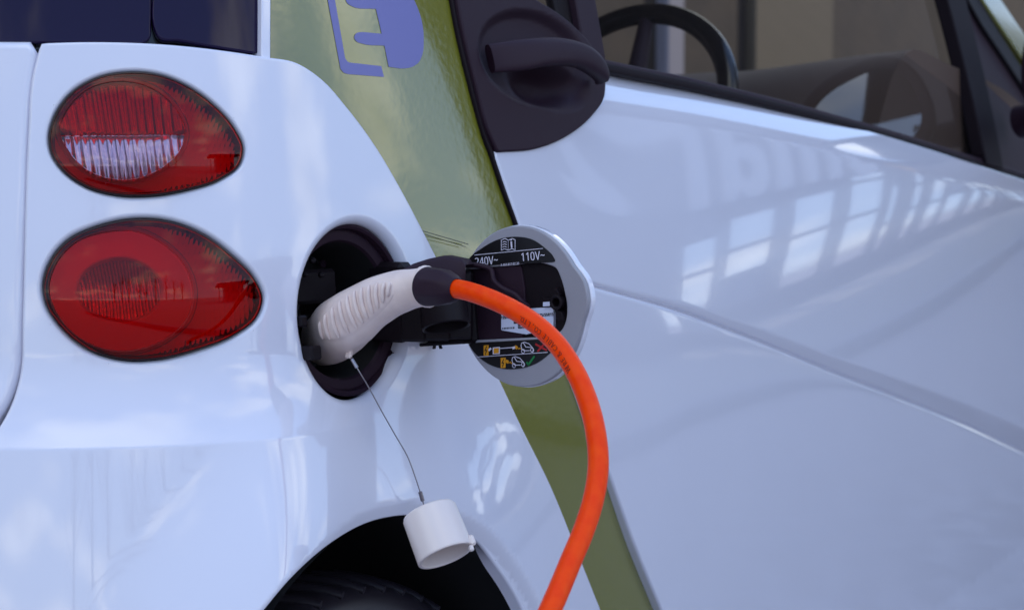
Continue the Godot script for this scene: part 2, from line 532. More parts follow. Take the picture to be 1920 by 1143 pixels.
func skin_point(g: Geo, kind: int, p: Vector2, off: float, flip: bool, bend) -> int:
	var n := facing(kind, p.x, p.y)
	var q := place(kind, p.x, p.y) + n * off
	if bend != null:
		var e := .0006
		var o: Vector3 = q + n * bend.call(p.x, p.y)
		var a: Vector3 = place(kind, p.x + e, p.y) + n * (off + bend.call(p.x + e, p.y)) - o
		var b: Vector3 = place(kind, p.x, p.y + e) + n * (off + bend.call(p.x, p.y + e)) - o
		q = o
		n = a.cross(b).normalized() * signf(a.cross(b).dot(n))
	return g.add(q, -n if flip else n)

# rolls the edge of a skin outwards (sgn 1) or into a hole (sgn -1) with radius r, then down by depth
func rim(g: Geo, kind: int, poly: PackedVector2Array, r: float, depth: float, sgn := 1.0, off := 0.0) -> void:
	var m := poly.size()
	var cw := -1.0 if Geometry2D.is_polygon_clockwise(poly) else 1.0
	var w := 7; var s := g.v.size()
	for j in m:
		var a := poly[(j - 1 + m) % m]; var c := poly[(j + 1) % m]
		var n := facing(kind, poly[j].x, poly[j].y)
		var p := place(kind, poly[j].x, poly[j].y) + n * off
		var t := (place(kind, c.x, c.y) - place(kind, a.x, a.y)).normalized()
		var o := t.cross(n).normalized() * cw * sgn
		for k in w - 1:
			var th := PI / 2 * k / (w - 2.0)
			g.add(p + o * r * sin(th) - n * r * (1 - cos(th)), n * cos(th) + o * sin(th))
		g.add(p + o * r - n * (r + depth), o)
	for j in m:
		var j2 := (j + 1) % m
		for k in w - 1:
			g.tri(s + j * w + k, s + j2 * w + k, s + j2 * w + k + 1); g.tri(s + j * w + k, s + j2 * w + k + 1, s + j * w + k + 1)

func grown(p: PackedVector2Array, by: float) -> PackedVector2Array:
	return Geometry2D.offset_polygon(p, by, Geometry2D.JOIN_ROUND)[0]

func bounds(p: PackedVector2Array) -> Rect2:
	var r := Rect2(p[0], Vector2.ZERO)
	for q in p: r = r.expand(q)
	return r

# skin and rolled edge in one go
func panel(kind: int, poly: PackedVector2Array, step: float, off := 0.0, r := .003, depth := .008) -> Geo:
	var g := Geo.new(); var b := bounds(poly)
	skin(g, kind, poly, [], steps_between(b.position.x, b.end.x, step), steps_between(b.position.y, b.end.y, step), off)
	rim(g, kind, poly, r, depth, 1.0, off)
	return g

const UPPER_LAMP := [-426, 930.6, -421.7, 949.4, -409, 967.9, -387.9, 981, -362.6, 986, -337.2, 983.9, -315.9, 975.6, -294.5, 960.7, -277.2, 941.2, -270, 924.6, -273.3, 911.3, -288.9, 899.5, -317.2, 890.4, -347, 885.7, -372.2, 886.2, -397.2, 893.1, -415.8, 906.7, -424, 919.5]
const LOWER_LAMP := [-431.8, 814.6, -426.1, 833.7, -412.2, 850.6, -389.2, 861.5, -359.9, 867.4, -330.3, 865, -304.8, 854.8, -281.2, 837, -262.4, 817.2, -255.9, 801.1, -261.1, 785.1, -279.9, 771.5, -310.4, 761.1, -340.3, 754.9, -369.7, 754.8, -396.7, 763.3, -417.2, 780.6, -429.5, 799.8]
const UPPER_DISC := [-420.1, 937.9, -411.2, 959.3, -394.3, 974.5, -373.2, 980.3, -352.2, 978.4, -333.2, 968.7, -320.6, 953.7, -315.2, 936.3, -321.1, 918.9, -338.3, 903.8, -359.5, 896, -378.4, 896.5, -397.1, 903.7, -411.5, 917.8]
const CLEAR_HALF := [-415.6, 933.2, -415.6, 933.2, -318.7, 934.6, -318.7, 934.6, -322.7, 921.1, -338.3, 905.5, -359.5, 897.7, -378.3, 898.2, -395.8, 905.4, -409.4, 918.7]
const LOWER_DISC := [-429.3, 812.5, -422.8, 833.7, -406, 851.4, -380.9, 859.8, -355.7, 859.6, -332.7, 847.8, -315.9, 828.2, -310.6, 808.7, -315.2, 787.2, -331.6, 770.5, -352.8, 761.2, -378, 759.6, -400.8, 767.7, -419.3, 784.9]
const LOWER_INNER := [-408.5, 810.2, -402.1, 827.2, -385.3, 837.7, -366.5, 839.7, -347.7, 832.2, -336.1, 817.9, -336.3, 802.8, -346.1, 790.2, -365.1, 782.9, -386, 785.3, -402.5, 795.3]
const PORT := Vector2(-0.1715, 0.7859)
const PORT_R := 0.0745

func port_circle(r: float, n := 96) -> PackedVector2Array:
	var o := PackedVector2Array()
	for k in n:
		var a := TAU * k / n
		o.append(PORT + Vector2(cos(a) * r * Q, sin(a) * r))
	return o

func body_panels(car: Node3D) -> void:
	# the rear quarter with its bumper shelf, lamp openings, charge port and wheel arch
	var q := outline([-429.7, 1006.1, -429.7, 1006.1, -400.3, 1007.2, -336.9, 1006.6, -285, 1002.9, -248.9, 999.2, -223.1, 996.2, -201.4, 984.5, -176.8, 960.1, -151.5, 929.2, -128.2, 893.6, -104.1, 852.2, -79.1, 807.9, -52.8, 763.5, -22.1, 710.2, 9.5, 651.2, 43, 592, 79, 517, 114.7, 442.6, 140.1, 390.3, 140.1, 390.3, 24.1, 436.7, 24.1, 436.7, 6.2, 479.9, -23.8, 529.2, -54.9, 565.9, -90.8, 590.7, -130.2, 605.3, -151.4, 607.2, -183.4, 605.8, -214.2, 597.7, -242.5, 581.5, -264.5, 560.6, -285.9, 532.9, -285.9, 532.9, -498.3, 534.7, -498.3, 534.7, -497.5, 672, -497.5, 672, -476.7, 688.7, -464.9, 702.3, -454.9, 720.2, -448, 742.7, -445.4, 787.1, -443.7, 829.5, -442.4, 871.9, -439.4, 935.7, -435.7, 982.8])
	var ul := outline(UPPER_LAMP); var ll := outline(LOWER_LAMP)
	var hu := grown(ul, .0040); var hl := grown(ll, .0050); var hp := port_circle(PORT_R + .009)
	var g := Geo.new(); var b := bounds(q)
	skin(g, 0, q, [hu, hl, hp], steps_between(b.position.x, b.end.x, .0045), steps_between(b.position.y, b.end.y, .0045, .6885, .0015, .008))
	rim(g, 0, q, .003, .010)
	rim(g, 0, hu, .0036, .012, -1.0); rim(g, 0, hl, .0046, .012, -1.0); rim(g, 0, hp, .009, .004, -1.0)
	part("quarter_panel", g, "white_paint", car)
	# tailgate
	q = outline([-442.3, 1002.7, -442.3, 1002.7, -445.8, 982.8, -450.2, 935.7, -452.8, 871.9, -454.9, 829.5, -456.7, 787.1, -459.7, 749, -466.3, 730.3, -475.2, 716.1, -485.7, 704.1, -497.7, 693, -497.7, 693, -497.6, 1003, -497.6, 1003])
	g = panel(0, q, .01, 0.0, .009, .012)
	part("tailgate", g, "white_paint", car)
	# green frame behind the door
	q = outline([-238.6, 1081.9, -238.6, 1081.9, -240, 1026.1, -240.9, 1002.1, -240.9, 1002.1, -227.8, 994.3, -206.3, 981.1, -183.3, 958.4, -158.4, 925.7, -134.9, 889.7, -111.1, 848, -86.4, 803.5, -60.5, 759.1, -30.1, 705.7, 2.1, 646, 35.5, 586.1, 72.4, 509.6, 127.7, 390.2, 127.7, 390.2, 273.3, 346.1, 273.3, 346.1, 177, 532.4, 96.3, 696.7, 40.7, 821.6, 3.9, 917.8, -29.4, 1021.6, -39.9, 1105.6, -39.9, 1105.6])
	g = panel(3, q, .012, -.0055, .002, .01)
	var pillar := part("pillar_panel", g, "green_paint", car)
	pillar.set_meta("label", "green frame panel between the white rear quarter and the door")
	# blue print on it
	g = Geo.new()
	for o in [[-188.8, 1072.2, -188.8, 1072.2, -181.6, 1072.9, -181.6, 1072.9, -171.5, 1009.3, -171.5, 1009.3, -170.1, 1006, -167.5, 1004.3, -163.9, 1004, -163.9, 1004, -135.3, 1002.8, -135.3, 1002.8, -132.9, 993.1, -132.9, 993.1, -168.3, 993.7, -168.3, 993.7, -172.9, 994.9, -175.9, 998.1, -175.9, 998.1], [-124.6, 1094.1, -124.6, 1094.1, -115.2, 1090.2, -104.3, 1078.3, -95.7, 1064, -90.1, 1047.2, -89.2, 1031, -91, 1017.7, -96, 1008.8, -103.1, 1004.3, -111.6, 1002.3, -127.7, 1002.7, -127.7, 1002.7, -131.4, 1022.1, -131.4, 1022.1, -154.5, 1022.4, -159.7, 1024, -161.7, 1027.3, -160, 1030.8, -155.2, 1032.6, -151.5, 1032.9, -151.5, 1032.9, -133.8, 1032.8, -133.8, 1032.8, -138.9, 1055.5, -138.9, 1055.5, -164, 1056.1, -167.6, 1058.2, -169.5, 1063.4, -171.3, 1073.9, -171.3, 1073.9]]:
		var p := outline(o, 5); var bb := bounds(p)
		skin(g, 3, p, [], steps_between(bb.position.x, bb.end.x, .01), steps_between(bb.position.y, bb.end.y, .01), -.0051)
	part("blue_emblem", g, "blue_print", pillar)
	g = Geo.new()
	for o in [[-104.4, 854.2, -104.4, 854.2, -46.9, 838, -46.9, 838, -46.9, 837.2, -46.9, 837.2, -104.4, 853.5, -104.4, 853.5], [-101.7, 851.2, -101.7, 851.2, -49.9, 835.5, -49.9, 835.5, -49.9, 834.9, -49.9, 834.9, -101.7, 850.5, -101.7, 850.5]]:
		var p := outline(o, 3); var bb := bounds(p)
		skin(g, 2, p, [], steps_between(bb.position.x, bb.end.x, .01), steps_between(bb.position.y, bb.end.y, .01), -.0051)
	part("pin_stripe", g, "thin_print", pillar)
	# white edge strip beside the rear glass
	g = panel(2, outline([-247.5, 1077.8, -247.5, 1077.8, -241.8, 1078.4, -241.8, 1078.4, -244.3, 999.5, -244.3, 999.5, -249.8, 1001.9, -249.8, 1001.9]), .01, -.004, .0015, .012)
	part("edge_strip", g, "white_paint", car)
	# dark shell behind the gaps
	q = outline([-502.1, 1070.4, -502.1, 1070.4, -43.2, 1105.1, -43.2, 1105.1, -14.3, 948.9, -14.3, 948.9, 131.5, 1024.3, 131.5, 1024.3, 282, 1006.1, 282, 1006.1, 494.6, 983.6, 494.6, 983.6, 769.8, 951.2, 769.8, 951.2, 1188.1, 889.2, 1188.1, 889.2, 1344.4, 842.9, 1344.4, 842.9, 1413, -36.6, 1413, -36.6, 36.8, 422.4, 36.8, 422.4, 14.9, 481.7, -15.7, 530.3, -47.9, 569.4, -84.4, 595.3, -124.7, 608.8, -178.1, 607.7, -208.1, 594.8, -236.9, 574.7, -282.8, 511.5, -282.8, 511.5, -508.4, 521.2, -508.4, 521.2])
	g = Geo.new(); b = bounds(q)
	skin(g, 2, q, [grown(ul, .002), grown(ll, .002), port_circle(PORT_R - .004)], steps_between(b.position.x, b.end.x, .02), steps_between(b.position.y, b.end.y, .02), -.045)
	part("inner_shell", g, "dark_plastic", car)
	# door skin with its shoulder and its long crease
	q = outline([-15, 923.3, -15, 923.3, 31.7, 927.2, 78.3, 942, 117.9, 964.8, 139.6, 988, 145.5, 1007.9, 142.6, 1025.7, 142.6, 1025.7, 209.5, 1019.4, 300.6, 1011.8, 400.9, 1001.3, 513.1, 989, 635.3, 972.7, 772.7, 952.9, 935, 929.1, 1179.9, 895, 1342.5, 872.4, 1342.5, 872.4, 1473.3, -68.9, 1473.3, -68.9, 245.7, 357.3, 245.7, 357.3, 211.2, 421.8, 170.5, 499.6, 129.1, 590.4, 87.7, 678.7, 53, 756.3, 26.6, 818.1, 11.1, 857.2, -4, 894.1])
	g = Geo.new(); b = bounds(q)
	var us := steps_between(b.position.x, b.end.x, .014)
	skin(g, 1, q, [], us, door_rows(), 0.0, false, CREASE_LOW)
	rim(g, 1, q, .0035, .02)
	var door := part("door", g, "white_paint", car)
	part("door_seal", strip(3, [-60.9, 1102.7, -51.2, 1040.6, -39.1, 989.4, -26.8, 945.9, -17, 921.7, -6.6, 894.1, 9, 856.7, 25.2, 817.6, 51.6, 755.9, 87.1, 677.9, 129.5, 588.8, 171.9, 497.1, 213, 418.6, 246.4, 355], -.0035, .006, .0022, 6), "rubber", car)
	door.set_meta("label", "white driver's door with a long slanting crease")
	door_handle(door)

func door_rows() -> PackedFloat32Array:
	var o := PackedFloat32Array(); var t := -.60
	while t < .58:
		o.append(t)
		if t > -.006 and t < .002: t += .0006
		elif t > -.03 and t < .075: t += .003
		elif t > .17: t += .005
		else: t += .014
	return o

func door_handle(door: Node3D) -> void:
	var q := outline([-58.4, 1103, -58.4, 1103, -48.6, 1040.9, -36.5, 989.6, -24.2, 945.9, -14.8, 927.4, -14.8, 927.4, 31.9, 931.5, 75.7, 945.7, 111.1, 967.2, 130.8, 988.2, 133.8, 1005.8, 131.9, 1020.3, 119.3, 1037.9, 99.2, 1055.2, 70.6, 1071.2, 42.5, 1082.1, -3.6, 1110.7, -3.6, 1110.7])
	var g := Geo.new(); var b := bounds(q)
	# a scooped plate: a shallow tray round the grip and a deep bowl below it
	var tray := [0.0378, 1.0216]
	var bowl := [0.0573, 0.9964]
	var dish := func(u: float, y: float) -> float:
		var a := Vector2((u - tray[0] + (y - tray[1]) * .10) / .072, (y - tray[1]) / .050).length()
		var c := Vector2((u - bowl[0]) / .056, (y - bowl[1] + (u - bowl[0]) * .12) / .030).length()
		return -.009 * (1.0 - smoothstep(.82, 1.04, a)) - .026 * (1.0 - smoothstep(.15, 1.0, c))
	skin(g, 2, q, [], steps_between(b.position.x, b.end.x, .0028), steps_between(b.position.y, b.end.y, .0028), .003, false, [], dish)
	rim(g, 2, q, .0025, .012, 1.0, .003)
	var plate := part("handle_plate", g, "black_plastic", door)
	# the arched grip
	var top := [-26.4, 1029.2, 4.2, 1034, 38.9, 1036, 74.6, 1030.7, 99.8, 1018.5, 114.9, 1004.6]
	var low := [-20.4, 1001.6, 2.1, 1002.1, 26.2, 1006.5, 58.2, 1008.1, 87.2, 1002.8, 112.7, 997]
	var rows := []
	var n := 30
	for i in n + 1:
		var f := float(i) / n
		var a := along(top, f); var c := along(low, f)
		var lift := lerpf(.003, .010, f) + .024 * pow(sin(PI * clampf(f * .92 + .02, 0, 1)), .8)
		var row := PackedVector3Array()
		var mid := (a + c) / 2; var hh := (a - c) / 2
		for k in 20:
			var th := TAU * k / 20
			var ce := cos(th); var se := sin(th)
			var pp := mid + hh * signf(ce) * pow(absf(ce), .65)
			row.append(place(2, pp.x, pp.y) + facing(2, pp.x, pp.y) * (lift + lerpf(.004, .009, smoothstep(.0, .3, f)) * signf(se) * pow(absf(se), .7)))
		rows.append(row)
	g = Geo.new(); g.sheet(rows, true, true)
	g.face(rows[0], (rows[0][0] - rows[1][0]).normalized()); g.face(rows[n], (rows[n][0] - rows[n - 1][0]).normalized())
	part("handle_grip", g, "black_plastic", door)

func along(a: Array, f: float) -> Vector2:
	var n := a.size() / 2 - 1
	var x := f * n; var i := mini(int(x), n - 1); var t := x - i
	var p := func(k: int) -> Vector2: return Vector2(a[2 * clampi(k, 0, n)], a[2 * clampi(k, 0, n) + 1]) * .001
	return p.call(i).cubic_interpolate(p.call(i + 1), p.call(i - 1), p.call(i + 2), t)

# ---------------------------------------------------------------- lamps
func slab(kind: int, poly: PackedVector2Array, holes: Array, o_top: float, o_low: float, bend = null) -> Geo:
	var g := Geo.new(); var b := bounds(poly)
	var us := steps_between(b.position.x, b.end.x, .003 if bend == null else .0012); var ys := steps_between(b.position.y, b.end.y, .004)
	skin(g, kind, poly, holes, us, ys, o_top)
	skin(g, kind, poly, holes, us, ys, o_low, true, [], bend)
	var rings := [[poly, 1.0]]
	for h in holes: rings.append([h, -1.0])
	for rg in rings:
		var r: PackedVector2Array = rg[0]; var m := r.size(); var s := g.v.size()
		var cw: float = (-1.0 if Geometry2D.is_polygon_clockwise(r) else 1.0) * rg[1]
		for j in m:
			var n := facing(kind, r[j].x, r[j].y); var p := place(kind, r[j].x, r[j].y)
			var c := r[(j + 1) % m]; var a := r[(j - 1 + m) % m]
			var o := (place(kind, c.x, c.y) - place(kind, a.x, a.y)).normalized().cross(n).normalized() * cw
			var low: float = o_low + (bend.call(r[j].x, r[j].y) if bend != null else 0.0)
			g.add(p + n * o_top, o); g.add(p + n * low, o)
		for j in m:
			var a := s + j * 2; var c := s + (j + 1) % m * 2
			g.tri(a, c, c + 1); g.tri(a, c + 1, a + 1)
	return g

const DIVIDER := 0.9338

func lamp_bowl(kind: int, poly: PackedVector2Array, off: float, deep: float, centre: Vector2, rx: float, ry: float, ribs: float, rib_h: float) -> Geo:
	var g := Geo.new(); var b := bounds(poly)
	var f := func(u: float, y: float) -> float:
		var r := minf(Vector2((u - centre.x) / rx, (y - centre.y) / ry).length_squared(), 1.2)
		var s := sin(TAU * (u - centre.x + .12 * (y - centre.y)) / ribs)
		var bowl := deep * (1.0 - r)
		if kind == 10: bowl = lerpf(.005, bowl, smoothstep(DIVIDER, DIVIDER + .006, y))   # the clear half has a flatter reflector
		return -bowl + rib_h * s
	skin(g, kind, poly, [], steps_between(b.position.x, b.end.x, .0007), steps_between(b.position.y, b.end.y, .003), off, false, [], f)
	return g

func tail_lights(car: Node3D) -> void:
	var spec := [[UPPER_LAMP, UPPER_DISC, 10, "upper"], [LOWER_LAMP, LOWER_DISC, 11, "lower"]]
	for s in spec:
		var egg := outline(s[0]); var disc := outline(s[1]); var kind: int = s[2]
		var d: Array = DOMES[kind - 10]
		var c := bounds(disc).get_center()
		var g := Geo.new()
		# dark rim that seats the lens
		rim(g, kind, grown(egg, -.0010), .0012, .014)
		skin(g, kind, grown(egg, -.0010), [grown(egg, -.0016)], steps_between(-.5, -.2, .005), steps_between(.7, 1.0, .005), .0006)
		var lamp := part("tail_light", g, "dark_red_rim", car)
		lamp.set_meta("label", "upper tail light, half red and half clear ribbed lens" if kind == 10 else "lower tail light, all red with a smaller oval inside")
		# housing
		g = Geo.new(); var b := bounds(egg)
		var fall := func(u: float, y: float) -> float: return -.020 * (1.0 - minf(Vector2((u - d[0]) / d[2], (y - d[1]) / d[3]).length_squared(), 1.0))
		skin(g, kind, egg, [], steps_between(b.position.x, b.end.x, .005), steps_between(b.position.y, b.end.y, .005), -.012, false, [], fall)
		part("housing", g, "red_housing", lamp)
		var shell := grown(egg, -.0018)
		var ridged := func(u: float, y: float) -> float:
			var k := sin(TAU * y / .0032) * sin(TAU * (u + .3 * y) / .0042)
			return -.0004 * k * smoothstep(.02, .05, u - c.x)
		var gap := grown(disc, .0006)
		part("side_lens", slab(kind, shell, [gap], 0.0, -.003, ridged), "red_lens", lamp)
		g = Geo.new()
		skin(g, kind, grown(disc, .0001), [grown(disc, -.0030)], steps_between(-.5, -.2, .004), steps_between(.7, 1.0, .004), .0016)
		rim(g, kind, grown(disc, .0001), .0004, .003, 1.0, .0016)
		rim(g, kind, grown(disc, -.0030), .0004, .003, -1.0, .0016)
		part("lens_ring", g, "red_lens", lamp)
		var inner := grown(disc, -.0034)
		if kind == 10:
			var half := outline(CLEAR_HALF)
			var lo: PackedVector2Array = Geometry2D.intersect_polygons(inner, half)[0]
			var up: PackedVector2Array = Geometry2D.clip_polygons(inner, grown(half, .0006))[0]
			part("red_lens", slab(kind, up, [], .0010, -.002), "deep_red_lens", lamp)
			part("clear_lens", slab(kind, lo, [], .0010, -.002), "clear_lens", lamp)
			g = lamp_bowl(kind, grown(disc, -.001), -.006, .015, c, .048, .052, .0072, .0010)
			part("reflector", g, "reflector", lamp)
		else:
			part("red_lens", slab(kind, inner, [], .0010, -.002), "red_lens", lamp)
			var oval := outline(LOWER_INNER)
			g = Geo.new()
			skin(g, kind, grown(disc, -.001), [oval], steps_between(-.5, -.2, .004), steps_between(.7, 1.0, .004), -.006)
			rim(g, kind, oval, .002, .008, -1.0, -.006)
			part("inner_mask", g, "red_housing", lamp)
			g = lamp_bowl(kind, grown(oval, .001), -.012, .012, bounds(oval).get_center(), .035, .033, .0058, .0011)
			part("reflector", g, "reflector", lamp)

# ---------------------------------------------------------------- glass and trim
func strip(kind: int, a: Array, off: float, width: float, height: float, step := 10) -> Geo:
	# a rounded bead along a line of (u, y) millimetres
	var n := (a.size() / 2 - 1) * step
	var rows := []
	for i in n + 1:
		var p := along(a, float(i) / n)
		var q := along(a, clampf((i + .5) / n, 0, 1)); var o := along(a, clampf((i - .5) / n, 0, 1))
		var t := (place(kind, q.x, q.y) - place(kind, o.x, o.y)).normalized()
		var nn := facing(kind, p.x, p.y); var s := nn.cross(t).normalized()
		var c := place(kind, p.x, p.y) + nn * off
		var row := PackedVector3Array()
		for k in 16:
			var th := TAU * k / 16
			row.append(c + s * width / 2 * signf(cos(th)) * pow(absf(cos(th)), .5) + nn * height * signf(sin(th)) * pow(absf(sin(th)), .5))
		rows.append(row)
	var g := Geo.new()
	g.sheet(rows, true, true)
	return g

func glass_and_trim(car: Node3D) -> void:
	# rear glazing
	var g := panel(2, outline([-502.1, 1070.4, -502.1, 1070.4, -343.8, 1071.5, -343.8, 1071.5, -344.7, 1027.4, -345.7, 1017.7, -350.4, 1014.1, -358.1, 1013.9, -412.8, 1014, -463.4, 1013.5, -501.9, 1013.5, -501.9, 1013.5]), .012, -.012, .002, .006)
	part("rear_window", g, "tinted_glass", car)
	g = panel(2, outline([-336.5, 1071.8, -336.5, 1071.8, -249.4, 1077.7, -249.4, 1077.7, -251.5, 1008.1, -251.5, 1008.1, -284.8, 1011.8, -319.6, 1016.7, -335.5, 1018.9, -337.1, 1022.3]), .012, -.010, .002, .006)
	part("rear_quarter_glass", g, "tinted_glass", car)
	g = panel(2, outline([-502.1, 1070.4, -502.1, 1070.4, -247.5, 1077.8, -247.5, 1077.8, -249.8, 1001, -249.8, 1001, -284.9, 1006.5, -336.9, 1010.1, -421.3, 1009.2, -501.9, 1008.2, -501.9, 1008.2]), .012, -.020, .001, .004)
	part("window_seal", g, "black_gloss", car)
	# belt line seals
	g = strip(2, [121.4, 1026.5, 193.1, 1020.6, 282.9, 1013.7, 383.1, 1004.2, 496, 992.9, 624.2, 978.7, 771.5, 960.9, 942.8, 937.9, 1190.9, 903.6, 1351, 880.4], -.015, .011, .006)
	part("belt_seal", g, "rubber", car)
	g = strip(2, [118.8, 1032.1, 193.7, 1026.7, 283.6, 1020.2, 384, 1011, 497, 1000, 625.3, 985.5, 772.8, 968.2, 944.3, 945.8, 1192.9, 913.2, 1353.1, 890.6], -.019, .008, .007)
	part("belt_trim", g, "black_plastic", car)
	# side glass
	g = Geo.new()
	var q := outline([52.8, 1118.7, 52.8, 1118.7, 997.3, 1259, 997.3, 1259, 1146.6, 914.8, 1146.6, 914.8, 943.1, 939.7, 771.8, 962.6, 624.4, 980.2, 496.3, 995, 383.4, 1006.2, 283.1, 1015.7, 193.2, 1022.4, 112.3, 1028.6, 112.3, 1028.6])
	var b := bounds(q)
	skin(g, 2, q, [], steps_between(b.position.x, b.end.x, .02), steps_between(b.position.y, b.end.y, .02), -.026)
	part("side_window", g, "window_glass", car)
	g = panel(2, outline([115.5, 1127.6, 115.5, 1127.6, 143, 1131.5, 143, 1131.5, 156.7, 1034.6, 156.7, 1034.6, 127.8, 1036.3, 127.8, 1036.3]), .01, -.014, .002, .01)
	part("window_post", g, "black_plastic", car)
	g = panel(2, outline([90.4, 1124, 90.4, 1124, 113.9, 1127.3, 113.9, 1127.3, 125.5, 1036.7, 125.5, 1036.7, 107, 1039.7, 107, 1039.7]), .01, -.022, .0015, .008)
	part("window_rubber", g, "dark_plastic", car)
	# front corner: window frame, inner trim, green pillar
	g = panel(2, outline([972.4, 1255.2, 972.4, 1255.2, 1042.2, 1265.9, 1042.2, 1265.9, 1120.7, 920.3, 1120.7, 920.3, 1056.9, 927, 1056.9, 927]), .02, -.006, .003, .02)
	part("front_frame", g, "rubber", car)
	g = panel(2, outline([1048.8, 1266.9, 1048.8, 1266.9, 1065.9, 1221, 1065.9, 1221, 1236.2, 1099.3, 1236.2, 1099.3, 1326.3, 1036, 1326.3, 1036, 1287.7, 893.8, 1287.7, 893.8, 1133.4, 916.6, 1133.4, 916.6]), .02, -.014, .003, .02)
	part("sail_panel", g, "black_plastic", car)
	g = panel(2, outline([1014.2, 1261.6, 1014.2, 1261.6, 1062.1, 1269, 1062.1, 1269, 1142.6, 1191.6, 1142.6, 1191.6, 1385.3, 1009.7, 1385.3, 1009.7, 1354.9, 1000.3, 1354.9, 1000.3, 1109.3, 1173.1, 1109.3, 1173.1]), .02, -.006, .004, .02)
	part("pillar_seal", g, "dark_plastic", car)
	g = panel(2, outline([1053.2, 1267.6, 1053.2, 1267.6, 1121.5, 1278.1, 1121.5, 1278.1, 1255.1, 1189.5, 1255.1, 1189.5, 1470.8, 1048.9, 1470.8, 1048.9, 1429.4, 1014.7, 1429.4, 1014.7, 1156.8, 1193.3, 1156.8, 1193.3]), .02, -.002, .004, .03)
	part("front_pillar", g, "green_paint", car)
	door_mirror(car)

func rounded(p: Array, steps := 6) -> Array:
	var o := []
	for k in p.size() - 1:
		for i in steps: o.append(p[k].cubic_interpolate(p[k + 1], p[maxi(k - 1, 0)], p[mini(k + 2, p.size() - 1)], float(i) / steps))
	o.append(p[-1])
	return o

func door_mirror(car: Node3D) -> void:
	var at := Vector3(1.62, 1.09, .085)
	var n := Vector3(-.97, .03, -.20).normalized()
	var x := frame(at, n, Vector3.UP)     # y looks back along the car, x and z across
	var egg := PackedVector2Array()
	for k in 40:
		var a := TAU * k / 40
		egg.append(Vector2(signf(cos(a)) * pow(absf(cos(a)), .8) * .122, signf(sin(a)) * pow(absf(sin(a)), .85) * (.092 - .022 * cos(a))))
	var up := Basis(x.basis.z * -1.0, Vector3.UP, n)
	up = Basis(Vector3.UP.cross(n).normalized(), n.cross(Vector3.UP.cross(n)).normalized(), n)
	var xf := Transform3D(up, at)
	var g := Geo.new()
	g.plate(egg, xf, -.03, .012, .010, grown(egg, -.014))
	var mirror := part("door_mirror", g, "black_plastic", car)
	g = Geo.new()
	var rows := []
	for i in 9:
		var f := i / 8.0
		var row := PackedVector3Array()
		for p in egg: row.append(xf * Vector3(p.x * sqrt(1 - f * f * .98) * 1.08, p.y * sqrt(1 - f * f * .98) * 1.1, -.03 - .07 * f))
		rows.append(row)
	g.sheet(rows, true)
	part("mirror_shell", g, "green_paint", mirror)
	g = Geo.new(); g.plate(grown(egg, -.013), xf, -.004, .001)
	part("mirror_glass", g, "mirror_glass", mirror)
	g = Geo.new(); g.tube([at + Vector3(.07, -.05, -.03), at + Vector3(.09, -.075, -.09), at + Vector3(.11, -.09, -.16)], [.028, .024, .03], 16)
	part("mirror_stalk", g, "black_plastic", mirror)

